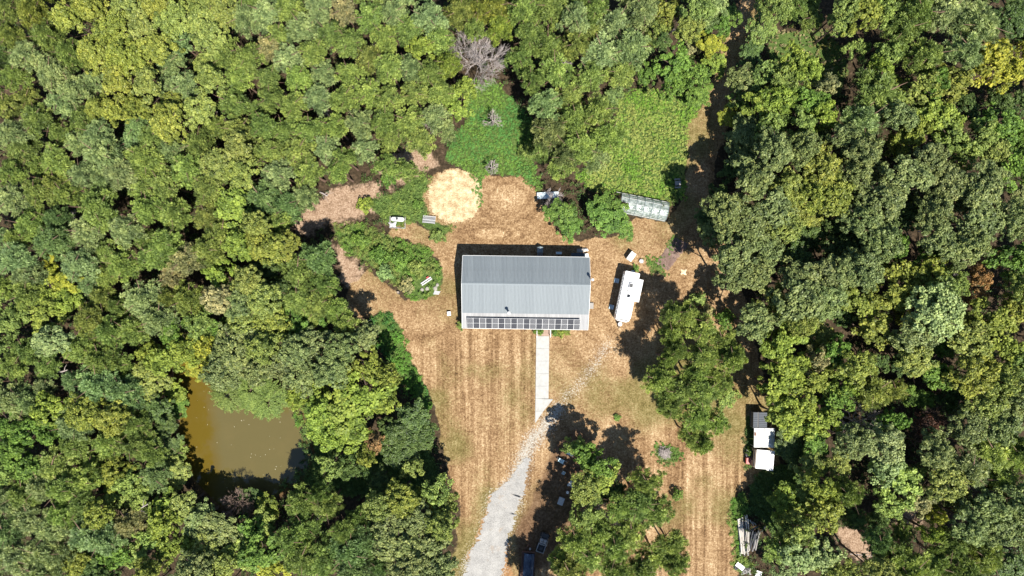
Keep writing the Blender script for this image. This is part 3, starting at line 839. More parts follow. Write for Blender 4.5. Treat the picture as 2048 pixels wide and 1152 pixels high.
MB().box(-3.6, 3.6, -1.3, -.5, .0, .22).obj('planting_bed', soil_mat(), gh)
MB().box(-3.6, 3.6, .4, 1.3, .0, .22).obj('planting_bed', soil_mat(), gh)

tr_ = empty('covered_trough', at(1096, 390.5, .5), math.radians(3), 'long low trough under a mottled pale blue cover, above the bushes', 'trough')
MB().box(-1.75, 1.75, -.5, .5, 0, .42, bev=.04).obj('case', M['greywood'], tr_)
def mott():
    m = NT('mottled_pale_cover'); v = m.obj(); n = m.noise(v, 5, 6, .8)
    m.pbr(m.ramp(n, [(.35, (.26, .33, .35)), (.52, (.55, .63, .66)), (.68, (.74, .80, .82))]), .6, 0, m.bump(n, .5, .05)); return m.mat
MB().box(-1.82, 1.82, -.55, .55, .421, .47, bev=.02).obj('cover', mott(), tr_)

bt = empty('picnic_table', at(1356, 366, .7), math.radians(3), 'small pale grey picnic table in tree shade beside the dirt path', 'table')
for k in range(4): MB().box(-.5, .5, -.36 + k * .18, -.36 + k * .18 + .165, .66, .70).obj('plank', M['greywood'], bt)
for y in (-.68, .68): MB().box(-.5, .5, y - .12, y + .12, .38, .42).obj('bench', M['greywood'], bt)
for x in (-.36, .36): MB().box(x - .04, x + .04, -.72, .72, .33, .379).box(x - .04, x + .04, -.3, -.22, 0, .329).box(x - .04, x + .04, .22, .3, 0, .329).obj('leg_frame', M['wood'], bt)

# ------------------------------------------------------------------ west yard clutter
pk = empty('propane_tank', at(794.5, 437.8, .9), math.radians(-3), 'white capsule-shaped propane tank lying in the weeds left of straw circle', 'propane tank')
prof_t = [(-1.13, .02), (-1.10, .16), (-1.0, .30), (-.84, .38), (.84, .38), (1.0, .30), (1.10, .16), (1.13, .02)]
MB().tube([(x, 0, .55) for x, r in prof_t], [r for x, r in prof_t], 18).obj('shell', M['white'], pk, smooth=True)
MB().lathe([(.20, .88), (.20, 1.02), (.15, 1.05), (.12, 1.0)], 14, (-.05, 0, 0)).obj('valve_dome', M['charcoal'], pk)
for x in (-.7, .7): MB().box(x - .1, x + .1, -.3, .3, 0, .24).obj('foot', M['greywood'], pk)
wf = empty('timber_frame', at(795, 445.5, .2), math.radians(-2), 'weathered grey timber frame edging the weeds around the propane tank', 'frame')
for x0, x1, y0, y1 in ((-1.25, 1.35, -.92, -.80), (1.22, 1.34, -.79, 1.05), (-1.3, -1.18, -.79, 1.05)): MB().box(x0, x1, y0, y1, 0, .26).obj('plank', M['greywood'], wf)
crumple('folded_tarp', None, 1.15, .75, .1, .3, M['tarp'], 21, loc=at(785.5, 449.5), label='crumpled grey tarp below the white propane tank', cat='tarp', rz=.1)
sr = empty('slatted_rack', at(858, 440, .6), math.radians(-6), 'white metal slatted rack leaning in the weeds beside the straw circle', 'rack')
Rm = Matrix.Rotation(math.radians(-12), 4, 'X')
for k in range(12):
    MB().box(-1.02 + k * .18, -1.02 + k * .18 + .05, -.62, .62, .55, .58, M=Rm).obj('slat', M['trim'], sr)
for y in (-.58, -.1, .5): MB().box(-1.06, 1.06, y - .03, y + .03, .582, .612, M=Rm).obj('crossbar', M['trim'], sr)
for x in (-1, 1):
    for y in (-.55, .55): MB().box(x - .03, x + .03, y - .03, y + .03, 0, .55 - y * .2).obj('leg', M['galv'], sr)
MB().box(-1.0, 1.0, -.5, .5, .06, .25).obj('bin', M['charcoal'], sr)  # charcoal block filling the dark space beneath the slats
bl_ = empty('board_stack', at(852.5, 562, .2), math.radians(34), 'two long white boards lying diagonally against the brambles', 'boards')
for y in (-.2, .12): MB().box(-1.0, 1.0, y - .09, y + .09, .12, .18).obj('plank', M['tarp'], bl_)
MB().box(-.9, -.8, -.3, .22, .03, .119).box(.8, .9, -.3, .22, .03, .119).obj('bearer', M['wood'], bl_)
rc = empty('fuel_can', at(855, 554.5, .3), math.radians(34), 'small red fuel can by the diagonal white boards', 'fuel can')
MB().box(-.26, .2, -.13, .13, 0, .32, bev=.05).obj('can_body', M['red'], rc); MB().tube([(.12, 0, .3), (.22, 0, .42), (.34, 0, .45)], .03, 6).obj('spout', M['red'], rc)
b2 = empty('board_stack', at(872.5, 585.5, .2), math.radians(-4), 'short stack of white boards on the grass below the brambles', 'boards')
for k in range(4): MB().box(-.5 + k * .05, .45 + k * .07, -.28 + k * .15, -.28 + k * .15 + .1, .03, .09).obj('plank', M['tarp'], b2)
for px, py, s, lb in ((844.5, 579.5, .32, 'pale concrete lump under brambles, left of its pair'), (854.5, 577, .36, 'pale concrete lump under brambles, right of its pair'), (874.5, 570, .30, 'white stone lump above the short stack of boards'), (871, 577, .4, 'flat pale rubble slab just above the white board stack')):
    r = random.Random(int(px)); b_ = MB()
    b_.lathe([(s * .8, 0), (s, .08), (s * .75, .2), (.03, .25)], 9)
    b_.v = [(x * r.uniform(.7, 1.2), y * r.uniform(.7, 1.2), z) for x, y, z in b_.v]
    tag(b_.obj('rubble_lump', plain('pale_concrete_lump', (.30, .28, .24), .9, 0, .3), None, at(px, py)), lb, 'rubble', 'rubble under the brambles')
sm_ = empty('tree_stump', at(796, 584.5, .3), 0, 'dark old tree stump on the lawn left of the brambles', 'stump')
MB().lathe([(.30, 0), (.24, .15), (.22, .42)], 10).obj('bole', M['blackwood'], sm_); MB().lathe([(.2, .421), (.19, .43)], 10).obj('cut_face', M['wood'], sm_)
sk = empty('wooden_stake', at(738, 641, 1.0), .5, 'pale wooden cross stake in the green bank above the pond trees', 'stake')
MB().box(-.04, .04, -.04, .04, 0, 1.3).obj('post', M['greywood'], sk); MB().box(-.4, .4, -.075, -.041, .95, 1.05).obj('crossbar', M['greywood'], sk)

# ------------------------------------------------------------------ sheds on the right
s1 = empty('slat_roof_shed', at(1520.5, 841, 2.1), math.radians(-1), 'dark grey shed with slatted roof, half under the tree above the canopies', 'shed')
MB().box(-1.0, 1.0, -1.2, 1.2, 0, 1.95).obj('wall', M['blackwood'], s1)
for sx, x0, x1 in ((0, -1.12, -.42), (1, -.22, 1.12)):
    for k in range(9):
        MB().box(x0, x1, -1.33 + k * .297, -1.33 + k * .297 + .25, 2.0 + rg.uniform(0, .02), 2.06).obj('roof_slat', M['bluegrey'], s1)
MB().box(-.41, -.23, -1.33, 1.33, 1.96, 2.0).obj('roof_gutter', M['dark'], s1)
s2 = empty('canopy_tent', at(1530.5, 876.8, 2.6), math.radians(-1), 'square off-white pop-up canopy with four panels and a rust stain', 'canopy')
v, f = [], []
n = 20
for i in range(n + 1):
    for j in range(n + 1):
        x, y = (i / n - .5) * 3.3, (j / n - .5) * 3.12
        d = max(abs(x) / 1.65, abs(y) / 1.56)
        e = min(abs(x), abs(y))
        v.append((x, y, 2.2 + .55 * (1 - d) - .07 * math.sin(min(1, e / .8) * math.pi) + rg.uniform(-.008, .008)))
for i in range(n):
    for j in range(n):
        q = i * (n + 1) + j; f.append((q, q + n + 1, q + n + 2, q + 1))
MB().add(v, f).obj('canopy_top', M['fabric'], s2, smooth=True)
for (x0, x1, y0, y1) in ((-1.65, 1.65, -1.58, -1.56), (-1.65, 1.65, 1.56, 1.58), (-1.67, -1.65, -1.56, 1.56), (1.65, 1.67, -1.56, 1.56)): MB().box(x0, x1, y0, y1, 1.95, 2.2).obj('valance', M['fabric'], s2)
for x in (-1.6, 1.6):
    for y in (-1.5, 1.5): MB().tube([(x, y, 0), (x, y, 2.15)], .03, 6).obj('leg', M['trim'], s2)
MB().tube([(-1.64, 0, 2.24), (0, 0, 2.79), (1.64, 0, 2.24)], .025, 5).tube([(0, -1.55, 2.24), (0, 0, 2.79), (0, 1.55, 2.24)], .025, 5).obj('roof_pole', M['trim'], s2)
MB().add([(-1.60 + .26 * math.cos(a) * (1 if math.cos(a) > 0 else .1), .62 + .33 * math.sin(a), 2.262 + .10 * math.cos(a) * (math.cos(a) > 0)) for a in [k * math.pi / 8 for k in range(16)]], [tuple(range(16))]).obj('rust_stain', plain('rust_stain', (.25, .14, .10), .8), s2)
s3 = empty('white_roof_shed', at(1530, 919.5, 2.6), math.radians(-5), 'shed with bright white flat roof and brown wall, below the canopy', 'shed')
MB().box(-1.55, 1.35, -1.45, 1.4, .05, 2.4).obj('wall', M['wood'], s3)
MB().box(-1.66, -1.552, -1.45, 1.4, .0, 2.1).obj('side_wall', M['wood'], s3)
MB().box(-1.67, -1.661, -.5, 1.1, 1.0, 1.7).obj('window', M['glass'], s3)
for k in range(3):
    MB().box(-1.42 + k * .965, -1.42 + (k + 1) * .965 - .006, -1.55, 1.52, 2.46 + k * .006, 2.54 + k * .006).obj('roof_panel', M['membrane'], s3)
MB().box(.4, 1.48, -1.72, -1.552, 2.44, 2.52).obj('roof_lip', M['membrane'], s3)
tc = empty('garden_tractor', at(1498.5, 915, .8), math.radians(-4), 'faded red and grey garden tractor parked beside the white-roofed shed', 'tractor')
MB().box(-.48, .48, -1.15, -.05, .35, .82, bev=.08).obj('hood', M['red'], tc)
MB().box(-.40, .40, .0, .75, .3, .48).obj('deck', M['charcoal'], tc)
s_ = MB().box(-.28, .28, .2, .62, .481, .7, bev=.05).obj('seat', M['charcoal'], tc)
MB().box(-.28, .28, .62, .72, .5, 1.0, bev=.03).obj('seat_back', M['charcoal'], tc)
MB().box(-.42, .38, .85, 1.25, .3, .72, bev=.04).obj('rear_box', M['tarp'], tc)
MB().tube([(0, -.1, .7), (0, .1, .95)], .025, 6).lathe([(.17, .95), (.17, .98), (.13, .98)], 12, (0, .1, 0)).obj('steering_wheel', M['rubber'], tc)
for x, y, r in ((-.5, .5, .36), (.5, .5, .36), (-.44, -.85, .25), (.44, -.85, .25)): MB().tube([(x - .11, y, r), (x + .11, y, r)], r, 14).obj('wheel', M['rubber'], tc)

# ------------------------------------------------------------------ log pile : every log lies by itself
rl = random.Random(77)
lm = [M['greywood'], M['blackwood'], plain('bleached_log', (.56, .52, .46), .85, 0, .4, 2, (.22, .18, .15), .3)]
logs = []
for k in range(15):                                  # bleached left face
    t = k / 14
    x0, y0 = 1476 + t * 20 + rl.uniform(-1, 1), 1042 - t * 8 + rl.uniform(-5, 5)
    if k < 5: x0 -= 1.5
    x1, y1 = 1482 + t * 17 + rl.uniform(-1.5, 1.5), 1108 - t * 3 + rl.uniform(-6, 6)
    logs.append((x0, y0, x1, y1, .25 + .35 * t + rl.uniform(0, .45), 2 if rl.random() < .45 else (0 if rl.random() < .6 else 1)))
for k in range(13):                                  # dark logs fanned on the right
    t = k / 12
    x1, y1 = 1491 + t * 20 + rl.uniform(-1, 1), 1102 + rl.uniform(-5, 4) - t * 2
    x0, y0 = 1496 + t * 20 + rl.uniform(-2, 5), 1064 + rl.uniform(-5, 5)
    logs.append((x0, y0, x1, y1, .5 + rl.uniform(0, .45), 1 if rl.random() < .75 else 0))
logs += [(1501, 1061, 1516, 1053, .95, 1), (1523, 1063, 1532, 1053, .4, 1), (1500, 1040, 1507, 1052, .6, 2), (1489, 1030, 1497, 1046, .5, 0), (1505, 1044, 1512, 1050, .5, 0)]
LOGO = []
for x0, y0, x1, y1, z, mi in logs:
    a, b = Vector((*G(x0, y0, z), z)), Vector((*G(x1, y1, z), z + rl.uniform(-.12, .12)))
    c = (a + b) / 2
    m_ = (b - a)
    side = Vector((-m_.y, m_.x, 0)).normalized()
    pts = [a - c + m_ * t + side * (.10 * math.sin(t * 3) * rl.uniform(-1, 1)) for t in (0, .3, .65, 1)]
    r = rl.uniform(.075, .13)
    lo = MB().tube(pts, [r * 1.1, r, r * .95, r * .8], 7).obj('log', lm[mi], None, c, smooth=False)
    LOGO.append((c.x, mi, lo))
NTH = ['', 'second ', 'third ', 'fourth ', 'fifth ', 'sixth ', 'seventh ', 'eighth ', 'ninth ', 'tenth ', 'eleventh ', 'twelfth ', 'thirteenth ', 'fourteenth ', 'fifteenth ', 'sixteenth ', 'seventeenth ', 'eighteenth ', 'nineteenth ', 'twentieth ']
LT = sorted([l for l in LOGO if l[1] != 1], key=lambda l: l[0]); RT = sorted([l for l in LOGO if l[1] == 1], key=lambda l: -l[0])
for k, (x_, mi, lo) in enumerate(LT): tag(lo, ('bleached log, ' if k == 0 else 'bleached log, ' + NTH[k]) + ('outermost' if k == 0 else 'one in') + ' from the left edge of the log pile', 'log', 'logs in the pile')
for k, (x_, mi, lo) in enumerate(RT): tag(lo, ('dark grey log, ' if k == 0 else 'dark grey log, ' + NTH[k]) + ('outermost' if k == 0 else 'one in') + ' from the right edge of the log pile', 'log', 'logs in the pile')
def scrap(name, px, py, rz, w, d, h, nm, mat, lb, cat):
    o = empty(name, at(px, py, h), rz, lb, cat)
    nn = 6
    for k in range(nn):
        MB().box(-w / 2 + k * w / nn, -w / 2 + (k + .72) * w / nn, -d / 2, d / 2, h - .05 + (k % 2) * .02, h + (k % 2) * .02).obj(nm, mat, o)
    for y in (-d * .3, d * .3): MB().box(-w / 2, w / 2, y - .04, y + .04, h - .14, h - .051).obj('bearer', M['wood'], o)
    for x in (-w / 2 + .05, w / 2 - .05):
        for y in (-d * .3, d * .3): MB().box(x - .04, x + .04, y - .035, y + .035, 0, h - .141).obj('leg', M['wood'], o)
    return o
scrap('pallet', 1480.5, 1133, math.radians(-38), 1.5, .75, .45, 'slat', M['white'], 'whitish slatted pallet tilted below the log pile', 'pallet')
scrap('pallet', 1517, 1150, math.radians(-18), .95, 1.3, .5, 'slat', M['white'], 'white slatted pallet cut by the bottom edge of the photo', 'pallet')
crumple('wire_heap', None, 1.5, 1.1, 0, .5, M['greywood'], 33, loc=at(1493, 1142), label='grey tangled heap of wire and boards between the two pallets', cat='scrap heap')
crumple('metal_sheet', None, .9, 1.4, .1, .35, M['charcoal'], 35, loc=at(1474, 1131), label='dark crumpled metal sheet leaning beside the upper pallet', cat='metal sheet', rz=-.6)

# ------------------------------------------------------------------ clutter along the shaded tree edge
tb = empty('folding_table', at(1139.5, 906.5, .75), math.radians(-27), 'light blue folding table at tree edge beside the gravel driveway', 'table')
MB().box(-.66, .66, -.32, .32, .70, .75, bev=.02).obj('tabletop', M['blue'], tb)
for x in (-.55, .55):
    for y in (-.26, .26): MB().tube([(x, y, 0), (x, y, .70)], .02, 5).obj('leg', M['galv'], tb)
wh = empty('wheelbarrow', at(1123, 922, .5), math.radians(-30), 'pale upturned wheelbarrow in the shade below the blue table', 'wheelbarrow')
MB().add([(-.55, -.3, .62), (.4, -.36, .62), (.4, .36, .62), (-.55, .3, .62), (-.3, -.2, .3), (.25, -.24, .3), (.25, .24, .3), (-.3, .2, .3)], [(0, 1, 5, 4), (1, 2, 6, 5), (2, 3, 7, 6), (3, 0, 4, 7), (4, 5, 6, 7)]).obj('tray', M['blue'], wh)
for s in (-1, 1): MB().tube([(-.8, s * .12, .25), (.3, s * .26, .29), (.95, s * .3, .5)], .025, 5).obj('handle', M['tarp'], wh)
MB().tube([(-.82, -.05, .2), (-.82, .05, .2)], .2, 12).obj('wheel', M['rubber'], wh)
ch = empty('garden_chair', at(1127, 947, .6), math.radians(-25), 'pale slatted garden chair in the shade between wheelbarrow and grill', 'chair')
for k in range(4): MB().box(-.26, .26, -.24 + k * .13, -.24 + k * .13 + .085, .40, .43).obj('slat', M['blue'], ch)
for k in range(3): MB().box(-.26, .26, .30 + k * .03, .33 + k * .03, .5 + k * .14, .6 + k * .14).obj('back_slat', M['blue'], ch)
for x in (-.25, .25):
    MB().box(x - .025, x + .025, -.22, -.17, 0, .399).box(x - .025, x + .025, .24, .29, 0, .9).obj('leg', M['galv'], ch)
crumple('plastic_sheet', None, .85, 1.15, 0, .5, M['fabric'], 51, loc=at(1143, 967), label='pale plastic sheet draped at the tree edge above the grill', cat='sheet', rz=-.5)
gr_ = empty('kettle_grill', at(1135.5, 985.5, .9), 0, 'dark kettle grill with round white lid among the shaded tree-edge clutter', 'grill')
MB().lathe([(.04, .5), (.2, .55), (.28, .72), (.29, .76)], 16).obj('bowl', M['charcoal'], gr_)
MB().lathe([(.24, .765), (.22, .86), (.12, .95), (.02, .97)], 16).obj('lid', M['white'], gr_)
for k in range(3):
    a = k * 2.1; MB().tube([(.2 * math.cos(a), .2 * math.sin(a), .56), (.34 * math.cos(a), .34 * math.sin(a), 0)], .02, 5).obj('leg', M['dark'], gr_)
cr = empty('crate', at(1122, 1003, .5), math.radians(-20), 'pale grey-green wooden crate at tree edge, below the kettle grill', 'crate')
for k in range(5): MB().box(-.46, .46, -.6 + k * .25, -.6 + k * .25 + .22, .46, .50).obj('plank', M['tarp'], cr)
MB().box(-.44, .44, -.58, .62, 0, .459).obj('case', M['greywood'], cr)

uv = empty('utility_vehicle', at(1085.7, 1086.4, 1.0), math.radians(-19), 'dark open utility vehicle with pale cargo bed rim, under tree edge', 'utility vehicle')
MB().box(-.64, .64, -1.6, 1.6, .38, .62, bev=.06).obj('chassis', M['charcoal'], uv)
MB().box(-.6, .6, 1.0, 1.62, .621, .95, bev=.1).obj('hood', M['charcoal'], uv)
for x in (-.3, .3): MB().box(x - .25, x + .25, .15, .6, .621, .82, bev=.05).box(x - .25, x + .25, .02, .14, .7, 1.25, bev=.03).obj('seat', M['tarp'], uv)
cg = MB()
for x in (-.58, .58): cg.tube([(x, 1.0, .9), (x, .75, 1.7), (x, -.05, 1.75), (x, -.1, .6)], .035, 6)
for y, z in ((.75, 1.7), (-.05, 1.75)): cg.tube([(-.58, y, z), (.58, y, z)], .035, 6)
cg.obj('roll_cage', M['galv'], uv)
for x0, x1, y0, y1 in ((-.66, -.58, -1.65, -.22), (.58, .66, -1.65, -.22), (-.58, .58, -1.65, -1.57), (-.58, .58, -.30, -.22)): MB().box(x0, x1, y0, y1, .63, .98).obj('bed_side', M['galv'], uv)
MB().box(-.57, .57, -1.56, -.31, .63, .66).obj('bed_floor', M['dark'], uv)
MB().box(-.2, .3, -1.3, -.7, .661, .85, bev=.04).obj('tool_box', M['charcoal'], uv)
for x in (-.62, .62):
    for y in (-1.05, 1.1): MB().tube([(x - .13, y, .33), (x + .13, y, .33)], .33, 14).obj('wheel', M['rubber'], uv)
tl_ = empty('flatbed_trailer', at(1055, 1140, .9), math.radians(-4), 'brown-railed trailer under a shiny dark blue tarp at the bottom edge', 'trailer')
MB().box(-1.08, 1.08, -2.6, 3.0, .45, .62).obj('deck', M['browntrim'], tl_)
for x in (-1.06, -.86, 1.06): MB().box(x - .035, x + .035, -2.6, 3.02, .621, .98).obj('side_rail', M['browntrim'], tl_)
MB().box(-1.02, 1.02, 2.9, 3.02, .621, 1.0).obj('head_board', M['browntrim'], tl_)
v, f = [], []
n, l = 12, 26
for i in range(n + 1):
    for j in range(l + 1):
        x = -.72 + 1.7 * i / n; y = -2.5 + 5.25 * j / l
        v.append((x, y, .85 + .28 * math.sin(math.pi * i / n) + .12 * fbm(np.array([i * .35]), np.array([j * .3]), 5)[0] + rl.uniform(-.015, .015)))
for i in range(n):
    for j in range(l):
        q = i * (l + 1) + j; f.append((q, q + l + 1, q + l + 2, q + 1))
mt = NT('shiny_blue_tarp'); mv = mt.obj()
mt.pbr(mt.mix(mt.step(mt.noise(mt.scale(mv, (2.0, .6, 1)), 1.0, 6, .7), .42, .8), (.020, .032, .06), (.15, .19, .26)), .25, 0, mt.bump(mt.noise(mv, 2.5, 4), .6, .1))
MB().add(v, f).obj('tarp_cover', mt.mat, tl_, smooth=True)
hb_ = MB()
for s in (-1, 1): hb_.tube([(s * .8, 3.0, .52), (0, 4.2, .52)], .05, 6)
hb_.tube([(0, 4.1, 0), (0, 4.1, .8)], .04, 6).obj('hitch', M['browntrim'], tl_)
for x in (-1.15, 1.15):
    for y in (-.9, -.1): MB().tube([(x - .1, y, .33), (x + .1, y, .33)], .33, 14).obj('wheel', M['rubber'], tl_)
bb = empty('paint_bucket', at(1060, 1098.5, .4), 0, 'white paint bucket beside the hitch of the blue-tarped trailer', 'bucket')
MB().lathe([(.13, 0), (.16, .36), (.17, .38), (.14, .38), (.12, .1)], 12).obj('pail', M['white'], bb)
# ------------------------------------------------------------------ foliage
def leaf_material(name, trans=.33, rough=.55, spec=.25):
    m = NT(name)
    oc = m.n('ShaderNodeObjectInfo').outputs['Color']
    t = m.attr('tint')
    k = m.math('ADD', .42, m.math('MULTIPLY', t, 1.16))
    c = m.mix(1.0, oc, m.n('ShaderNodeCombineColor', {0: m.math('MULTIPLY', k, m.math('ADD', .90, m.math('MULTIPLY', t, .22))), 1: k, 2: k}).outputs[0], 'MULTIPLY')
    bs = m.n('ShaderNodeBsdfPrincipled', {'Base Color': c, 'Roughness': rough, 'Specular IOR Level': spec})
    tl = m.n('ShaderNodeBsdfTranslucent', {'Color': m.mix(1.0, c, (1.0, 1.0, .55), 'MULTIPLY')})
    x = m.n('ShaderNodeMixShader', {0: trans, 1: bs.outputs[0], 2: tl.outputs[0]})
    m.t.links.new(x.outputs[0], m.out.inputs[0])
    return m.mat
LEAF = leaf_material('broad_leaves')
OAK = leaf_material('oak_leaves', .25, .5, .3)
NEEDLE = leaf_material('pine_needles', .30, .5, .3)
BARK = plain('brown_bark', (.11, .075, .055), .95, 0, .4, 5, None, .5)
PBARK = plain('pine_bark', (.19, .115, .08), .95, 0, .4, 4, None, .5)
GBARK = plain('bleached_grey_bark', (.38, .33, .31), .9, 0, .35, 4, (.18, .15, .13), .3)

def unit(v): return v / np.maximum(np.linalg.norm(v, axis=-1, keepdims=True), 1e-9)
def cards(c, nrm, ln, wd, rng, tdir=None, fold=.15):
    """leaf-shaped quads: centre, normal, length, width"""
    n = len(c)
    r = rng.normal(size=(n, 3)) if tdir is None else tdir
    t = unit(r - nrm * (r * nrm).sum(1, keepdims=True))
    b = np.cross(nrm, t)
    ln, wd = np.broadcast_to(ln, n)[:, None], np.broadcast_to(wd, n)[:, None]
    v = np.stack([c - t * ln * .5, c + b * wd * .5 + nrm * wd * fold + t * ln * .08, c + t * ln * .5, c - b * wd * .5 + nrm * wd * fold + t * ln * .08], 1)
    return v.reshape(-1, 3), np.arange(4 * n).reshape(-1, 4)

def broad_crown(rng, R, zc, up, down, nlobe, clump_r, per, leaf, spread=.45, flat=.5):
    """uneven lobes -> clumps over each lobe -> leaves over each clump"""
    cl, cr = [], []
    for i in range(nlobe):
        a = i * 2.399963 + rng.uniform(-.35, .35)
        q = math.sqrt((i + .4) / nlobe)
        rad = R * q * rng.uniform(.55, .92)
        z = zc + up * (1 - q ** 2.5) * rng.uniform(.7, 1.0) + up * rng.normal(0, .14) - down * max(0, q - .8) * rng.uniform(-.5, 1.2)
        lr = R * rng.uniform(.20, .42)
        L = np.array([math.cos(a) * rad, math.sin(a) * rad, z])
        m = max(4, int(1.75 * (lr / clump_r) ** 2))
        d = unit(rng.normal(size=(m, 3)) + np.array([0, 0, .55]))
        d[:, 2] *= .8
        cl.append(L + d * lr * rng.uniform(.70, 1.08, (m, 1)))
        cr.append(np.full(m, clump_r) * rng.uniform(.6, 1.35, m))
    cl, cr = np.concatenate(cl), np.concatenate(cr)
    K = len(cl)
    axis_ = unit(cl - np.array([0, 0, zc - up * .6]))
    d = unit(rng.normal(size=(K, per, 3)) + .35 * axis_[:, None, :])
    p = cl[:, None, :] + d * cr[:, None, None] * rng.uniform(.45, 1.0, (K, per, 1)) * np.array([1, 1, .85])
    nr = unit(d * .45 + axis_[:, None, :] * .3 + np.array([0, 0, flat]) + rng.normal(size=(K, per, 3)) * spread)
    n = K * per
    s = leaf * rng.uniform(.7, 1.3, n)
    v, q = cards(p.reshape(-1, 3), nr.reshape(-1, 3), s, s * .72, rng)
    ti = np.clip(np.repeat(rng.normal(.5, .20, K), per) + rng.normal(0, .20, n), 0, 1)
    return v, q, ti

def pine_crown(rng, R, top, depth, nb, tr, per):
    cl = []
    for i in range(nb):
        t = (i + .5) / nb
        a = i * 2.399963 + rng.uniform(-.4, .4)
        L = R * (.22 + .86 * t ** .75 if t < .72 else .9 - (t - .72) * .8) * rng.uniform(.72, 1.10)
        z0 = top - t * depth
        m = int(2 + L * 2.9)
        for k in range(m):
            s = (.25 + .75 * (k + rng.uniform(0, 1)) / m)
            lat = rng.normal(0, .26 * L * s ** .8)
            r = L * s
            cl.append((math.cos(a) * r - math.sin(a) * lat, math.sin(a) * r + math.cos(a) * lat, z0 + .25 * r * .5 - .10 * r * r / R + rng.uniform(-.15, .25)))
    for k in range(5): cl.append((rng.normal(0, .25), rng.normal(0, .25), top + rng.uniform(-.3, .4)))
    cl = np.array(cl); K = len(cl)
    cr = tr * rng.uniform(.65, 1.3, K)
    d = unit(rng.normal(size=(K, per, 3)) + np.array([0, 0, .55]))
    c = cl[:, None, :] + d * cr[:, None, None] * .58
    nr = unit(np.cross(d, rng.normal(size=(K, per, 3))))
    n = K * per
    ln = np.repeat(cr, per) * rng.uniform(.75, 1.1, n)
    v, q = cards(c.reshape(-1, 3), nr.reshape(-1, 3), ln, .085 * rng.uniform(.7, 1.3, n), rng, d.reshape(-1, 3), .1)
    ti = np.clip(np.repeat(rng.normal(.5, .25, K), per) + rng.normal(0, .14, n), 0, 1)
    return v, q, ti

def willow_crown(rng, R, zc):
    v_, q_, t_, b = [], [], [], 0
    P_, N_, T_, TI = [], [], [], []
    for i in range(190):
        a = rng.uniform(0, 2 * math.pi); q = math.sqrt(rng.uniform(.02, 1))
        L = R * q
        d = np.array([math.cos(a), math.sin(a), 0])
        base = d * L * .55 + np.array([0, 0, zc + 1.6 * (1 - q ** 2) + rng.uniform(-.3, .3)])
        ln = rng.uniform(1.1, 1.9); m = 44
        s = np.linspace(0, 1, m)[:, None]
        pt = base + d * s * ln + np.array([0, 0, 1]) * (.35 * s - .95 * s ** 2) * ln + rng.normal(0, .10, (m, 3))
        P_.append(pt); N_.append(unit(np.array([0, 0, .7]) + d * .35 + rng.normal(0, .45, (m, 3)))); T_.append(d + rng.normal(0, .6, (m, 3)))
        TI.append(np.clip(rng.normal(.5, .17) + rng.normal(0, .12, m), 0, 1))
    P_, N_, T_ = np.concatenate(P_), np.concatenate(N_), np.concatenate(T_)
    v, q = cards(P_, N_, .30 * rng.uniform(.7, 1.3, len(P_)), .12, rng, T_)
    return v, q, np.concatenate(TI)

def trunk_mesh(name, h0, h1, r, R, zc, mat, nl=6, seed=0):
    rg_ = random.Random(seed); b = MB()
    pts = [(0, 0, 0)]
    for k in range(1, 6): pts.append((rg_.uniform(-.12, .12) * k * .4, rg_.uniform(-.12, .12) * k * .4, h1 * k / 5))
    b.tube(pts, [r * (1.25 if k == 0 else 1 - .16 * k) for k in range(6)], 7)
    for k in range(nl):
        a = k * 2.4 + rg_.uniform(-.3, .3); z = h0 + (h1 - h0) * (k + .3) / nl
        L = R * rg_.uniform(.6, .85)
        i = min(4, int(z / h1 * 5)); o = Vector(pts[i]).lerp(Vector(pts[i + 1]), z / h1 * 5 - i)
        p = [o + Vector((math.cos(a) * L * t, math.sin(a) * L * t, (zc - h0) * .35 * t)) + Vector((rg_.uniform(-.1, .1),) * 3) * t for t in (0, .35, .7, 1)]
        b.tube(p, [r * .45, r * .32, r * .2, r * .08], 5)
    return b.mesh(name, mat)

KINDS = {}
def add_kind(code, noun, variants): KINDS[code] = (noun, variants)
def variant(v, q, ti, mat, R, top, tr): return {'crown': np_mesh('crown', v, q, [mat], {'tint': ti}), 'trunk': tr, 'R': R, 'top': top}
nprng = np.random.default_rng(2024)
vp = []
for s in range(5):
    R = [2.6, 3.0, 3.4, 2.8, 3.2][s]
    v, q, ti = pine_crown(nprng, R, 11.0, [2.6, 3.0, 3.4, 2.4, 2.8][s], [24, 26, 28, 22, 26][s], [.42, .46, .50, .47, .43][s], 56)
    vp.append(variant(v, q, ti, NEEDLE, R, 11.2, trunk_mesh('trunk', 5.5, 10.9, .17, R, 9, PBARK, 9, s)))
add_kind('P', 'pine', vp)
vo = []
for s in range(5):
    R = [3.0, 3.4, 3.8, 3.2, 3.6][s]
    v, q, ti = broad_crown(nprng, R, 9.7, 1.8, 1.2, [15, 18, 20, 16, 18][s], .45, 60, .28, .66, .60)
    vo.append(variant(v, q, ti, OAK, R, 12.2, trunk_mesh('trunk', 4.5, 10.2, .24, R, 10, BARK, 7, 20 + s)))
add_kind('O', 'oak', vo)
vb = []
for s in range(5):
    R = [2.8, 3.2, 3.6, 3.0, 3.4][s]
    v, q, ti = broad_crown(nprng, R, 8.2, 1.9, 1.4, [11, 14, 15, 11, 13][s], .50, 54, .33, .66, .60)
    vb.append(variant(v, q, ti, LEAF, R, 11.0, trunk_mesh('trunk', 3.5, 9.0, .19, R, 9, BARK, 6, 40 + s)))
add_kind('B', 'broadleaf tree', vb)
vw = []
for s in range(2):
    v, q, ti = willow_crown(nprng, 3.4, 5.0)
    vw.append(variant(v, q, ti, LEAF, 3.4, 7.0, trunk_mesh('trunk', 1.5, 5.6, .2, 3.0, 5.5, BARK, 7, 60 + s)))
add_kind('W', 'feathery willow', vw)
vs_ = []
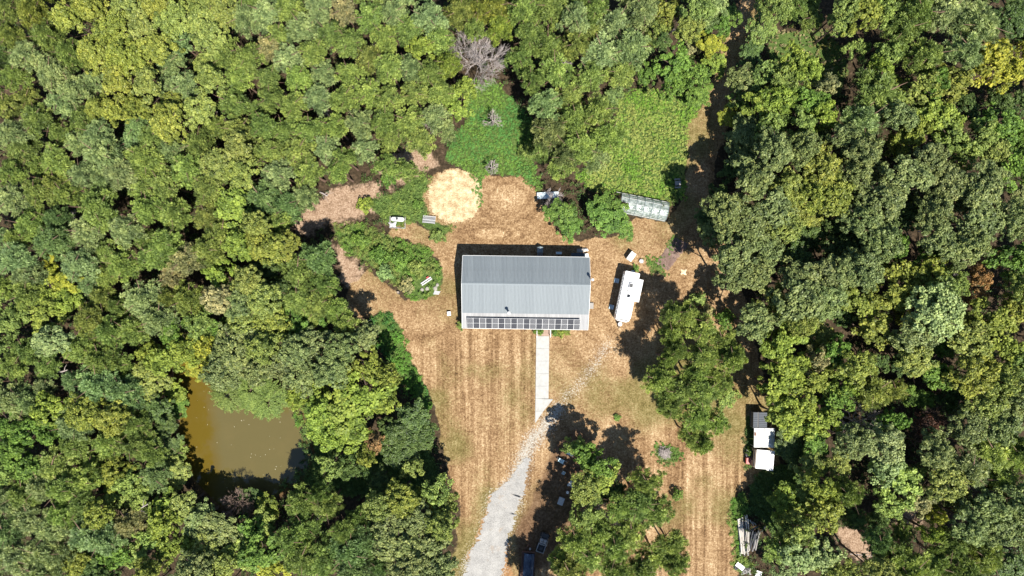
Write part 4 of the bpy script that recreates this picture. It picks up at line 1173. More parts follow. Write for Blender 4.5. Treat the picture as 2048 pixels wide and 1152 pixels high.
for s in range(4):
    v, q, ti = broad_crown(nprng, 1.5, .75, .85, .4, 9, .34, 36, .20, .5, .5)
    vs_.append(variant(v, q, ti, LEAF, 1.5, 1.9, trunk_mesh('stem', .1, 1.0, .05, 1.2, .8, BARK, 5, 80 + s)))
add_kind('S', 'shrub', vs_)

COLS = {'pa': ((.262, .340, .130), 'pale green'), 'li': ((.250, .335, .080), 'lime green'), 'mi': ((.188, .265, .064), 'mid green'), 'ol': ((.222, .272, .064), 'olive green'),
        'yo': ((.226, .265, .048), 'olive yellow'), 'ye': ((.300, .320, .042), 'yellow'), 'yl': ((.225, .300, .050), 'yellow-green'), 'br': ((.135, .235, .042), 'bright green'),
        'dk': ((.088, .140, .036), 'dark green'), 'gr': ((.184, .232, .078), 'grey-green'), 'mt': ((.225, .335, .125), 'minty green'), 'bl': ((.160, .245, .080), 'bluish green'),
        'ru': ((.320, .200, .080), 'rusty orange'), 'tn': ((.290, .285, .120), 'straw-tinted green'), 'bn': ((.105, .055, .035), 'dead brown')}

TREES = """
20 20 30 P ol;70 30 34 P yo;25 75 30 P ol;100 75 36 P mi;60 115 40 P pa;110 150 38 P pa;150 185 36 P pa;35 155 30 P mi;140 40 34 O yo;145 110 32 P mi;15 115 26 P dk;
230 60 38 O yo;290 60 36 O ol;200 110 36 O yo;260 120 38 O yo;320 100 36 O yo;240 170 36 O yo;300 175 34 O ol;350 40 38 O ol;410 40 38 O ol;450 25 34 O ol;185 20 34 O yo;260 15 34 O ol;320 10 32 O yo;
345 130 32 P pa;362 88 28 P mt;375 172 30 P pa;490 40 36 P pa;505 10 30 P mi;30 270 34 P pa;80 240 34 P mi;130 205 36 P pa;200 270 34 P pa;277 252 28 P mt;340 245 36 O yo;400 220 34 O ol;470 210 34 P mi;450 110 36 P mi;
420 75 36 O ol;500 120 34 P mi;480 160 32 P li;480 265 36 P ol;430 165 32 O ol;20 215 28 P ol;170 240 30 P mi;240 225 28 O yo;310 280 32 P mi;
535 30 34 P pa;580 20 34 P li;560 75 32 P li;610 60 34 P pa;640 20 34 P pa;660 70 32 P mi;690 25 30 P tn;630 110 32 P li;580 120 34 P pa;540 100 30 P tn;540 160 28 P mi;600 160 32 P li;650 150 30 P pa;700 90 32 P mi;
740 40 34 P mi;770 80 34 P li;790 30 34 P pa;820 60 32 P mi;860 40 42 P mt;845 95 28 B yl;880 80 34 P li;740 120 32 P ol;780 140 34 P li;700 150 30 P li;820 140 30 P pa;860 150 32 P mi;545 200 32 P mi;590 215 34 P li;640 200 32 P pa;
690 200 34 P li;740 190 32 P li;780 200 34 P li;830 190 34 P li;880 190 32 P li;900 130 28 P yl;920 30 34 P ol;960 25 32 P yo;950 60 28 P li;915 215 30 B yl;930 175 24 B yl;870 235 32 P pa;820 245 34 P li;770 250 32 P mi;720 250 34 P pa;670 255 32 P li;
620 265 34 P li;570 265 32 P mi;530 255 30 P mi;540 305 34 P li;600 305 34 P li;655 300 34 P pa;620 345 32 P li;560 350 34 P pa;530 400 40 P bl;575 410 36 P bl;610 395 30 P pa;690 320 30 P li;730 300 30 P pa;780 280 26 P li;680 345 26 P li;
560 450 32 P li;515 450 32 O ol;520 485 34 O yo;548 500 34 O yo;640 520 40 P bl;600 545 38 P mi;650 570 34 P mi;535 545 32 O dk;575 490 30 O yo;500 560 34 O ol;
990 20 36 P yo;1045 25 36 P li;1000 60 30 P yl;1100 20 40 P mi;1150 40 38 P pa;1190 20 34 P mi;1232 50 40 P pa;1285 30 36 P pa;1060 75 34 P mi;1095 95 36 P mi;1150 95 34 P ol;1205 110 44 P pa;1262 100 42 P pa;1040 120 34 P mi;1110 145 36 P li;
1065 165 32 P mi;1180 155 36 P li;1240 150 34 P li;1330 30 32 B yo;1310 70 30 B ol;1390 25 34 O mi;1418 18 40 P pa;1375 60 30 O ol;1462 30 24 B br 4;1090 210 38 P mt;1105 265 40 P gr;1150 240 36 P li;1195 225 38 P li;1215 275 38 P li;1160 295 40 P li;1130 315 32 P gr;1230 185 22 S bl;
1352 130 40 B br;1385 155 36 B br;1345 170 30 B br;1420 88 30 B ye 5;1432 126 26 B yl 4.5;1400 190 28 B br 4;1385 90 22 S tn;1320 85 24 P bl;
1522 55 32 O mi 6;1550 20 34 O mi;1500 108 28 O dk 5;1490 165 40 B gr 8;1530 150 36 B mi 9;1466 232 30 B ye 4.5;1525 210 36 B yl;1480 198 26 B mi 5;1500 265 38 O gr 8;1470 284 24 O gr 4.5;1540 250 34 B mi;
1585 10 34 P mi;1720 28 44 B yo;1762 20 36 B li;1690 15 28 O mi;1590 120 32 B yl;1565 165 38 B mi;1610 140 34 B yl;1555 205 40 B yl;1622 205 40 B br;1652 172 26 B tn;1600 250 34 B mi;1650 235 30 B yl;
1750 195 54 P mi;1720 245 44 P pa;1790 235 34 O gr;1850 115 40 P li;1800 62 44 P mi;1830 30 38 P mi;1885 30 44 P pa;1950 55 52 P pa;1925 105 44 P pa;2015 45 36 O dk;1905 165 40 B yo;1975 120 48 B ye;2015 145 36 B ye;1775 110 34 B mi;1760 140 28 B yl;1870 165 30 B br;1840 175 34 B ol;
1870 235 46 B yl;1820 265 38 B yo;1900 270 34 B mi;2000 250 44 B br;1960 275 36 B mi;2035 205 30 B dk;1930 215 30 B dk;1680 275 30 O gr;
1494 316 34 O gr 6;1545 300 40 O gr;1500 370 42 O gr;1464 342 26 B dk 4.5;1570 375 38 O ol;1640 340 44 O yo;1665 390 42 O yo;1620 390 36 O yo;1540 415 46 O gr;1440 400 30 B dk;1450 430 40 O gr;1500 450 44 O gr;1560 450 40 O ol;1425 465 32 O gr 9;1470 505 42 O gr;1520 500 40 O gr;1410 440 24 O dk 6;1620 475 36 B dk;1470 545 38 O gr;1510 545 36 O gr;1590 520 36 O dk;1590 565 44 O gr;1640 560 40 O gr;
1718 305 38 O gr;1700 350 34 O gr;1600 300 34 O gr;1805 350 46 O gr;1855 318 36 O gr;1880 365 42 O gr;1930 305 34 B li;1985 300 36 B ol;1960 375 50 O gr;2020 340 40 B br;1755 400 46 O gr;1805 430 36 O dk;1860 425 38 O gr;1960 440 52 O gr;2025 440 40 O gr;1715 440 40 O gr;1760 485 42 O gr;1690 490 40 O dk;1790 495 30 B br;1870 480 42 O gr;1930 495 40 O gr;1862 512 30 B br;1800 550 42 B yo;1855 550 40 B yo;1725 540 42 O gr;1670 545 40 O gr;1958 555 24 B ru;2025 520 44 B br;1905 560 34 B mi;2035 575 30 O ol;
1590 600 52 O gr;1645 595 46 O gr;1545 605 38 B ol;1580 660 44 B yl;1555 685 40 B yl;1510 645 38 O gr;1600 640 30 O ol;1720 605 42 B yo;1780 590 42 B yo;1745 655 44 B yo;1685 620 34 B dk;1865 620 58 O pa;1825 670 46 O gr;1825 712 38 O ol;1880 585 36 O mi;1980 640 46 B yo;1935 685 42 O ol;2025 620 38 B yo;1995 695 40 B yl;1665 705 36 B br;1632 722 30 B tn;1705 735 38 O yo;1580 735 46 B yl;1555 775 42 B yl;1600 805 44 B yl;1625 760 36 B yo;1640 845 36 B yl;1570 835 40 B yl;1680 775 34 B yl;1740 780 40 P ol;1668 805 34 B br;1862 742 40 B br;1785 838 26 B br;1945 745 46 O yo;1990 765 40 O ol;1965 805 44 O ol;2025 790 42 O gr;1905 795 36 B dk;1990 845 44 O gr;1930 850 38 O gr;1800 720 30 B dk;2030 720 34 B mi;
1580 885 36 O dk 4.5;1630 885 36 B br 8;1705 880 36 O gr;1770 890 40 O pa;1865 895 38 O gr;1975 900 48 P li;2030 905 44 P li;1930 935 44 P pa;1990 955 40 P li;1620 930 36 O ol 8;1640 970 34 B yl;1570 1000 36 B yl 6.5;1595 1035 36 B yo 8;1650 1020 42 B yo;1692 985 34 P mi;1800 960 52 B li;1770 930 40 B pa;1835 995 36 B tn;1890 965 40 O ol;1600 1065 36 B li;1605 1110 46 B pa;1560 1095 38 P li 8;1645 1115 38 B pa;1660 1145 34 B ol;1935 1040 42 O gr;1995 1050 44 O gr;2035 1000 40 O gr;1965 1010 40 O gr;1895 1085 42 P mi;1872 1030 20 B ye;1860 1065 22 B yl;1750 1080 34 P bl;1785 1110 36 P mi;1815 1135 42 P li;1860 1125 36 P mi;1965 1110 42 P li;1920 1140 40 P mi;1755 1145 36 O ol;2015 1130 40 O dk;1620 990 28 O mi 7;
50 300 34 P mi;30 345 32 P mi;30 400 34 P pa;120 325 36 P li;210 312 40 P pa;245 350 36 P pa;300 325 42 P li;380 340 38 P li;330 370 34 P li;440 330 38 O ol;485 350 36 O ol;470 420 42 O yl;200 420 46 P mi;180 465 36 P pa;258 460 36 P pa;300 420 36 P li;352 430 36 P li;335 490 36 P li;65 450 34 P li;110 485 42 P bl;40 520 40 P mt;160 530 38 P mt;250 530 36 P li;308 512 34 P li;375 520 36 P tn;420 500 36 P ol;450 470 34 P ol;440 550 36 B yl;488 490 36 O yl;130 560 32 B ye;60 550 34 P pa;170 350 32 P pa;80 385 32 P ol;420 380 34 P ol;480 300 34 O ol;400 290 34 P ol;345 300 30 P pa;140 390 28 P ol;
60 590 36 P li;108 590 32 B yl;30 640 34 B mi;92 632 36 B yo;135 605 34 B yl;180 640 34 P ol;290 600 44 P pa;320 640 40 P pa;265 660 36 P li;380 600 36 P ol;400 650 38 B mi;440 600 36 O tn;485 615 38 O gr;225 665 36 P mi;160 695 36 P li;205 720 36 P mi;112 680 34 O pa;60 700 34 P mi;30 730 34 P li;412 690 38 B ye;375 702 36 B yl;395 735 28 B ye;330 722 36 B yl;430 660 32 B br;345 660 30 B br;200 770 44 P mt;250 785 42 P mt;180 805 38 P mt;300 762 38 O ol;340 780 32 B yl;100 822 42 B yl;62 805 34 P pa;30 800 36 P pa;20 850 36 B br;60 865 38 B br;170 822 34 O yo;230 832 38 O yo;275 850 34 P mi;352 815 28 B br;312 815 32 O dk;150 850 36 P pa;470 700 46 O gr;450 740 42 O gr;505 690 40 O gr;490 650 34 O ol;520 735 36 O gr;
455 790 36 W mi;500 782 44 W mi;535 800 40 W mi;
530 605 40 O ol;545 650 40 O yo;600 600 36 P li;575 640 44 B br;612 655 38 B br;640 610 34 P li;672 618 30 P li;535 700 40 O ol;565 725 36 O gr;595 700 36 O gr;625 690 36 O gr;682 697 34 O gr;660 740 38 O gr;600 752 36 O gr;705 735 28 B yo;742 728 30 B yo;772 752 30 B yo;735 790 48 B yl;680 812 52 B yl;772 798 34 B yl;645 842 46 B yl;705 850 48 B yl;595 790 26 B yl;660 868 34 B yl;800 862 38 O dk;842 868 34 O dk;825 835 34 O dk;800 900 38 O dk;748 885 26 B ru;735 912 24 B yo;640 985 26 P mi;600 1005 34 P mi;655 1010 34 P li;612 1050 38 P mi;540 1018 30 B yl 4.5;528 1058 36 B li 7;525 1110 42 B br;585 1075 42 P mi;640 1120 52 P mi;605 1110 44 P mi;705 1100 50 P bl;735 1070 40 P bl;715 1140 44 P bl;760 1010 34 O ol;800 1000 36 O yo;872 985 36 B li;885 1015 32 B ol;835 1040 36 O gr;780 1050 36 O gr;800 1085 44 O gr;855 1090 44 O gr;882 1050 32 O ol;815 1135 44 O gr;870 1135 42 O gr;540 1145 38 B ye;560 1100 30 O dk;690 1060 30 P mi;822 935 24 B ol;760 960 28 B dk;700 940 26 B dk;660 930 26 B mi;
30 900 40 B br;62 935 38 B br;20 945 36 B mi;112 935 44 P li;130 975 40 P li;90 970 36 P pa;172 962 36 P li;50 985 36 P mi;18 1005 36 P pa;152 890 34 P mi;222 882 36 P li;270 890 36 P mi;302 900 34 P mi;335 890 34 P bl 7;232 945 34 B yo;255 965 30 B li;312 952 36 P bl 8;350 945 34 O ol 7;345 905 34 P mi 7;130 1022 34 P li;172 1005 34 P mi;60 1035 38 P pa;110 1055 38 P pa;182 1065 46 P mt;212 1075 40 P mt;260 1045 34 P tn;330 1012 30 B yl 8;322 1045 34 B yl;335 1085 34 B yl;400 1040 38 O gr 8;440 1065 42 O gr 9;420 1105 40 O ol 10;482 1100 40 B li 9;500 1060 36 B br 8;495 1000 30 B dk 4;40 1112 46 P pa;100 1105 44 P pa;90 1142 38 P pa;182 1130 36 O dk;240 1110 36 B br;282 1115 34 B li;150 1125 32 B yo;300 1145 32 O yo;390 1135 36 O gr;370 1012 30 O ol 8;440 1140 34 O ol;200 1030 28 O yo;20 1060 34 P bl;
1192 930 34 B br;1170 912 28 B br;1205 958 36 B yl;1168 975 34 O ol;1290 962 38 P li;1280 1005 40 P mi;1240 1010 34 P li;1312 1020 36 P mi;1172 1030 34 B mi;1200 1065 38 P li;1152 1082 36 P li;1260 1062 36 P li;1232 1095 38 P li;1180 1112 36 P li;1124 1118 32 P li 9;1140 1142 38 P ol;1230 1140 36 P mi;1338 1085 36 P li;1150 893 24 B mi 9;1120 332 34 P li 9;1190 312 34 P pa 9;1085 300 26 P mi 8;1392 748 32 P li;1428 752 30 P li;1335 718 22 P li;1124 1200 42 P mi 12;1084 1218 42 P mi 12;1165 1206 40 P li 12;1120 1250 42 P mi 12;1310 1110 34 P li;1350 1122 34 P li;1285 1135 34 P mi;1225 980 26 O dk;
1372 632 32 P li;1345 625 26 P li;1342 668 28 P li;1402 660 34 P li;1440 682 36 P li;1462 718 32 P li;1352 700 24 P mi;1405 712 34 P li;1320 760 34 P li;1362 782 38 P li;1402 782 38 P li;1440 765 32 P li;1342 812 34 P li;1392 832 36 P li;1430 842 28 P li;1380 872 30 P li;1405 885 26 P li;1335 785 30 P li;
1120 430 34 B br 5;1140 455 26 B br 4;1212 440 38 B br 5;1232 425 24 B br 4;1205 405 24 B br 4;1245 455 26 B br 4
"""
DH = {'P': 11.0, 'O': 13.0, 'B': 10.5, 'W': 6.5, 'S': 2.2}
rt = random.Random(55)
trees = []
for e_ in TREES.replace('\n', '').split(';'):
    w = e_.split()
    if not w: continue
    px, py, r, kd, cc = float(w[0]), float(w[1]), float(w[2]), w[3], w[4]
    h = float(w[5]) if len(w) > 5 else DH[kd] * rt.uniform(.91, 1.08) * (.86 + .14 * r / 36) + (1.5 if px > 1440 and kd != 'S' else 0)
    if cc == 'dk' and len(w) < 6: h *= .62
    trees.append((px, py, r, kd, cc, h))
nman = len(trees)

# fill the remaining canopy with trees like their neighbours
forest_holes = [(1570, 960, 60), (600, 930, 76), (1440, 290, 60), (1700, 1090, 46), (1815, 1035, 30), (700, 405, 60), (1035, 260, 34), (650, 470, 44), (690, 540, 34), (700, 950, 80), (957, 112, 52), (1850, 850, 40), (1718, 845, 36), (1130, 370, 40), (1165, 360, 40), (1250, 1000, 20), (1290, 1080, 18),
                (1350, 740, 26), (1090, 300, 20), (1690, 75, 26), (1655, 75, 34)]
def forest_ok(px, py, r):
    a, b = np.array([px]), np.array([py])
    if sdist(a, b, LAWN)[0] > -r * .75: return False
    if sdist(a, b, POND)[0] > -r * .8: return False
    for P_ in GREENS:
        if sdist(a, b, P_)[0] > -r * .6: return False
    if 850 < px < 1320 and 330 < py < 700: return False
    if 1020 < px < 1400 and 850 < py: return False
    if 1380 < px < 1545 and 940 < py: return False
    if 1290 < px < 1500 and 580 < py < 900: return False
    return all(math.hypot(px - x, py - y) > q for x, y, q in forest_holes)
cand = [(rt.uniform(-30, 2085), rt.uniform(-25, 1185)) for _ in range(5200)]
for px, py in cand:
    r = rt.uniform(24, 33)
    if any(math.hypot(px - t[0], py - t[1]) < .60 * (r + t[2]) for t in trees): continue
    if not forest_ok(px, py, r): continue
    nb_ = min(trees[:nman], key=lambda t: math.hypot(px - t[0], py - t[1]))
    kd = 'B' if nb_[3] in 'WS' else nb_[3]
    trees.append((px, py, r, kd, nb_[4], DH[kd] * (rt.uniform(.50, .85) if px > 1440 else rt.uniform(.70, .95))))

# ---- labels: look, then place relative to a landmark, then order outward from it
MARKS = [('the muddy pond', 480, 870, 0), ('the white propane tank', 795, 440, 0), ('the straw circle', 912, 393, 0), ('the metal building', 1050, 585, 0), ('the large bare tree', 957, 115, 0), ('the greenhouse', 1285, 413, 0),
         ('the white camper', 1255, 600, 0), ('the square canopy', 1530, 877, 0), ('the log pile', 1495, 1065, 0), ('the gravel driveway', 1000, 1030, 0), ('the dirt path', 1430, 190, 0), ('the dead brown tree', 1850, 850, 0),
         ('the small bare tree', 1718, 845, 0), ('the dark utility vehicle', 1085, 1085, 0), ('the brush pile', 1330, 908, 0), ('the covered trough', 1096, 390, 0), ('the garden bed', 1345, 505, 0),
         ('the top left corner', 0, 0, 1), ('the bottom left corner', 0, 1152, 1), ('the top right corner', 2048, 0, 1), ('the bottom right corner', 2048, 1152, 1), ("the left edge's middle", 0, 560, 1), ("the right edge's middle", 2048, 500, 1),
         ("the top edge's left third", 480, 0, 1), ("the bottom edge's left third", 400, 1152, 1), ("the top edge's right quarter", 1760, 0, 1), ("the bottom edge's right quarter", 1700, 1152, 1)]
def where(px, py):
    m = min(MARKS, key=lambda m_: math.hypot(px - m_[1], py - m_[2]) * (1.1 if m_[3] else 1))
    d = math.hypot(px - m[1], py - m[2])
    if m[3]: return 'near ' + m[0], d
    a = math.degrees(math.atan2(m[2] - py, px - m[1])) % 360
    w = ['right of', 'above right of', 'above', 'above left of', 'left of', 'below left of', 'below', 'below right of'][int((a + 22.5) // 45) % 8]
    return w + ' ' + m[0], d
ORD = ['', 'second ', 'third ', 'fourth ', 'fifth ', 'sixth ', 'seventh ', 'eighth ', 'ninth ', 'tenth ', 'eleventh ', 'twelfth ', 'thirteenth ', 'fourteenth ', 'fifteenth ', 'sixteenth ', 'seventeenth ', 'eighteenth ', 'nineteenth ', 'twentieth ']
SHAPE = {'P': 'tufted pine', 'O': 'dense oak', 'B': 'leafy broadleaf tree', 'W': 'feathery willow', 'S': 'low shrub'}
def label_all(items):
    """items: [(px, py, shape words)] -> one distinct label each"""
    gr = {}
    for i, (px, py, s) in enumerate(items):
        w, d = where(px, py)
        gr.setdefault((s, w), []).append((d, i))
    out = [''] * len(items)
    for (s, w), l in gr.items():
        l.sort()
        for k_, (d, i) in enumerate(l):
            out[i] = f'{s} {w}' + ('' if len(l) == 1 else f', {ORD[k_]}nearest to it')
    return out
labs = label_all([(t[0], t[1], ('small ' if t[2] < 27 else 'large ' if t[2] >= 44 else '') + COLS[t[4]][1] + ' ' + SHAPE[t[3]]) for t in trees])
GRP = {'P': 'pines of the woods', 'O': 'oaks of the woods', 'B': 'broadleaf trees of the woods', 'W': 'willows by the pond', 'S': 'shrubs'}
NAMES = {'P': 'pine_tree', 'O': 'oak_tree', 'B': 'broadleaf_tree', 'W': 'willow_tree', 'S': 'shrub'}
def plant(px, py, r, kd, cc, h, label, group, name=None, cat=None):
    va = rt.choice(KINDS[kd][1])
    sz = h / va['top']
    while h > 3.2 and sdist(*[np.array([c_]) for c_ in P2(*G(px, py, h * .8))], POND)[0] > -8:
        h *= .85
    sz = h / va['top']
    x, y = G(px, py, h * .80)
    s = r / PPM * (H - h * .8) / H / va['R'] * (1.16 if kd == 'P' else 1.08)
    o = empty(name or NAMES[kd], (x, y, 0), rt.uniform(0, 6.283), label, cat or ('shrub' if kd == 'S' else 'tree'), group)
    u_ = rt.uniform(.9, 1.12)
    o.scale = (s * u_, s / u_, sz)
    link('stem' if kd == 'S' else 'trunk', va['trunk'], o)
    c = link('crown', va['crown'], o)
    b = COLS[cc][0]
    j = [rt.uniform(.94, 1.05) for _ in range(3)]; g_ = rt.uniform(.93, 1.09)
    c.color = (b[0] * j[0] * g_, b[1] * (1 + (j[1] - 1) * .4) * g_, b[2] * j[2] * g_, 1)
    return o
for t, lb in zip(trees, labs):
    plant(*t, lb, GRP[t[3]])

# single shrubs standing on the lawn and against things
SHRUBS = [(1355, 990, 13, 'br', 1.6, 'small bright green shrub alone on the lawn left of the log pile'), (1077, 664, 10, 'br', 1.2, 'small green shrub at the left rail of the front steps'),
          (1109, 665, 9, 'br', .9, 'green plant strip under porch edge, nearest the front steps'), (1121, 665, 10, 'yl', .9, 'yellow-green plant under porch edge, middle of the three there'), (1132, 664, 9, 'yl', .8, 'yellow-green plant under porch edge, farthest right of the steps'),
          (922, 648, 13, 'mi', 1.5, 'spreading green shrub at the front left corner of the building'), (1395, 600, 20, 'li', 1.6, 'pale lime shrub above the pine island right of the camper'), (1452, 640, 22, 'br', 2.6, 'bright green shrub between the pine island and oaks'),
          (1455, 795, 24, 'li', 1.8, 'low lime shrub at the lower right of the pine island'), (1415, 620, 16, 'tn', 1.2, 'straw-tinted shrub at the top of the pine island'), (730, 410, 18, 'yl', 1.6, 'yellow-green shrub at the left end of tank brush'),
          (775, 352, 20, 'br', 2.0, 'bright green shrub on bare ground above the propane tank'), (1075, 560, 0, 'br', 1, ''), (835, 408, 12, 'br', 1.2, 'bright green shrub touching the left side of straw circle'),
          (1500, 905, 9, 'br', 1.2, 'small shrub above the red garden tractor'), (1235, 835, 8, 'br', .5, 'tiny green weed clump on lawn below the pine shadows'), (1055, 300, 18, 'mi', 2.2, 'shaded shrub left of the central pines'),
          (875, 470, 16, 'mi', 1.2, 'rounded shrub between slatted rack and metal building'), (1270, 540, 10, 'br', .6, 'green weeds right behind the camper and washtub'), (800, 520, 22, 'br', 2.0, 'bright bramble mound in the middle of bramble patch'),
          (832, 534, 18, 'ol', 1.8, 'olive bramble mound at right end of bramble patch'), (760, 510, 22, 'br', 2.2, 'bright bramble mound at upper left of bramble patch'), (720, 480, 20, 'br', 1.8, 'bright bramble mound at far left tip of bramble patch'),
          (812, 572, 18, 'tn', 1.5, 'brownish bramble mound at bottom of bramble patch'), (770, 545, 18, 'mt', 1.8, 'minty bramble mound at lower left of bramble patch')]
for px, py, r, cc, h, lb in SHRUBS:
    if r: plant(px, py, r, 'S', cc, h, lb, 'shrubs and plants on open ground')

# ---- bare trees
def bare_mesh(seed, R, h, depth=5, nlimb=9, mat=None):
    r = random.Random(seed); b = MB()
    def grow(p, d, L, rad, k):
        q = p + d * L; mid = p + d * L * .5 + Vector((r.uniform(-1, 1), r.uniform(-1, 1), r.uniform(-.3, .6))) * L * .07
        b.tube([p, mid, q], [rad, rad * .8, rad * .6], 5 if k > 2 else 3, cap=False)
        if k == 0: return
        for _ in range(3 if k > 1 else 6):
            nd = (d + Vector((r.uniform(-1, 1), r.uniform(-1, 1), r.uniform(-.45, .65))) * .75).normalized()
            grow(p + d * L * r.uniform(.45, 1.0), nd, L * r.uniform(.62, .82), max(rad * .55, .014), k - 1)
    for i in range(nlimb):
        a = i * 2.4 + r.uniform(-.4, .4)
        e = r.uniform(.25, 1.1)
        grow(Vector((0, 0, h * r.uniform(.35, .6))), Vector((math.cos(a) * math.cos(e), math.sin(a) * math.cos(e), math.sin(e))), R * .66, .075, depth - 1)
    return b.mesh('branches', mat or GBARK)
def bare_tree(px, py, r, h, seed, label, depth=5, mat=None, name='bare_tree', nl=9):
    R = r / PPM * (H - h * .7) / H
    o = empty(name, (*G(px, py, h * .7), 0), 0, label, 'bare tree')
    MB().tube([(0, 0, 0), (.05, .03, h * .3), (0, 0, h * .62)], [.2, .15, .09], 7).obj('trunk', mat or GBARK, o)
    link('branches', bare_mesh(seed, R, h, depth, nl, mat), o)
    return o
bare_tree(958, 118, 50, 9.5, 5, 'large leafless grey tree by top edge, between pines and weedy clearing', 5, None, nl=16)
bare_tree(1718, 845, 34, 9, 6, 'small leafless grey tree in the woods right of the square canopy', 5)
bare_tree(983, 334, 13, 3, 7, 'tiny dead grey tree at the top edge of the mown lawn', 4)
bare_tree(1106, 404, 22, 4, 8, 'leafless grey branches between the covered trough and the bushes', 4)
bare_tree(470, 1010, 26, 6, 9, 'brownish leafless tree in the woods below the pond', 5, plain('brown_twigs', (.20, .14, .11), .9))
bare_tree(985, 240, 16, 4, 10, 'thin grey leafless tree in weeds below the large bare tree', 4)
bare_tree(620, 1055, 24, 8, 12, 'pale leafless snag in pines left of the lower lawn', 4)
SN = [(130, 440, 20, 9), (112, 376, 20, 9), (425, 232, 13, 10), (452, 445, 18, 10), (492, 462, 22, 9), (702, 178, 16, 9), (738, 96, 14, 10), (556, 195, 20, 7), (1130, 122, 13, 10), (745, 172, 18, 9), (1128, 190, 14, 8),
      (1832, 452, 24, 13), (1915, 535, 22, 12), (1590, 665, 12, 12), (640, 215, 13, 9), (860, 250, 12, 8), (270, 1040, 16, 9), (1700, 260, 14, 12), (60, 60, 15, 8), (585, 300, 12, 9)]
for (px, py, r_, h_), lb in zip(SN, label_all([(s_[0], s_[1], 'bare grey snag') for s_ in SN])):
    bare_tree(px, py, r_, h_, int(px) + 3, lb, 4, None, 'bare_snag', 7)
dbt = bare_tree(1848, 850, 36, 10, 11, 'large dead brown tree with withered leaves in right-hand woods', 5, plain('dead_brown_twigs', (.09, .055, .045), .9), 'dead_tree')
v, q, ti = broad_crown(nprng, 2.6, 7.8, 1.6, 1.2, 10, .4, 20, .22, .7, .3)
wl_o = link('withered_leaves', np_mesh('withered_leaves', v, q, [LEAF], {'tint': ti}), dbt); wl_o.color = (.11, .055, .035, 1)

# brush pile on the lawn
bp = empty('brush_pile', at(1329, 906, .5), 0, 'grey twig brush pile ringed with green weeds on right-hand lawn', 'brush pile')
b_ = MB(); r = random.Random(3)
for _ in range(150):
    a, d = r.uniform(0, 6.28), r.uniform(0, 1.0); L = r.uniform(.5, 1.3); a2 = r.uniform(0, 6.28)
    c = Vector((math.cos(a) * d, math.sin(a) * d, .55 * (1 - d ** 2) + r.uniform(.03, .2)))
    e = Vector((math.cos(a2), math.sin(a2), r.uniform(-.2, .3))) * L * .5
    b_.tube([c - e, c + Vector((0, 0, .04)), c + e], r.uniform(.012, .04), 4, cap=False)
b_.obj('twigs', GBARK, bp)

# fallen and leaning trunks that show through the canopy gaps
for px0, py0, px1, py1, h0, h1, rad, lb in [(240, 1036, 296, 1008, 7.5, 8.5, .12, 'long grey fallen trunk in the lower left woods, pointing at the pond'), (98, 748, 135, 740, 3, 4, .16, 'pale fallen log in a gap of the left woods'),
        (1334, 70, 1360, 53, 1.5, 4, .13, 'grey leaning log left of the dirt path, near its top end'), (1288, 100, 1308, 88, 2, 3, .10, 'thin grey leaning log at the edge of the central top pines'), (60, 372, 130, 382, 7, 8, .10, 'long grey fallen trunk near the left edge, highest up'),
        (1780, 395, 0, 0, 0, 0, 0, ''), (1835, 463, 1856, 470, 11, 11.5, .09, 'pale broken bough on oaks in the right-hand woods'), (640, 385, 656, 392, .3, .5, .13, 'grey fallen log on pinkish ground left of the propane tank'), (590, 412, 602, 418, .3, .5, .12, 'short grey log beside the pink ground patch'),
        (1990, 1032, 2046, 1052, 3, 9, .12, 'tall thin leaning trunk in the lower right woods'), (1700, 1108, 1745, 1112, .3, .4, .07, 'thin pale branch on the tan clearing at bottom right'), (1760, 960, 1775, 1050, .3, .5, .10, 'dark fallen log across the clearing at lower right')]:
    if rad == 0: continue
    a, b = Vector((*G(px0, py0, h0), h0)), Vector((*G(px1, py1, h1), h1)); c = (a + b) / 2
    m_ = b - a
    tk = MB().tube([a - c, (a - c) * .3 + Vector((0, .08, .05)), (b - c) * .4 + Vector((.05, -.06, .05)), b - c], [rad, rad * .9, rad * .75, rad * .5], 7)
    for k in range(4):
        o_ = (a - c) + m_ * (.35 + .16 * k); s = 1 if k % 2 else -1
        n_ = Vector((-m_.y, m_.x, 0)).normalized() * s
        tk.tube([o_, o_ + n_ * .5 + m_.normalized() * .4 + Vector((0, 0, .2)), o_ + n_ * .9 + m_.normalized() * 1.0 + Vector((0, 0, .3))], [rad * .4, rad * .25, rad * .1], 4)
    tag(tk.obj('fallen_trunk', GBARK, None, c), lb, 'fallen trunk')

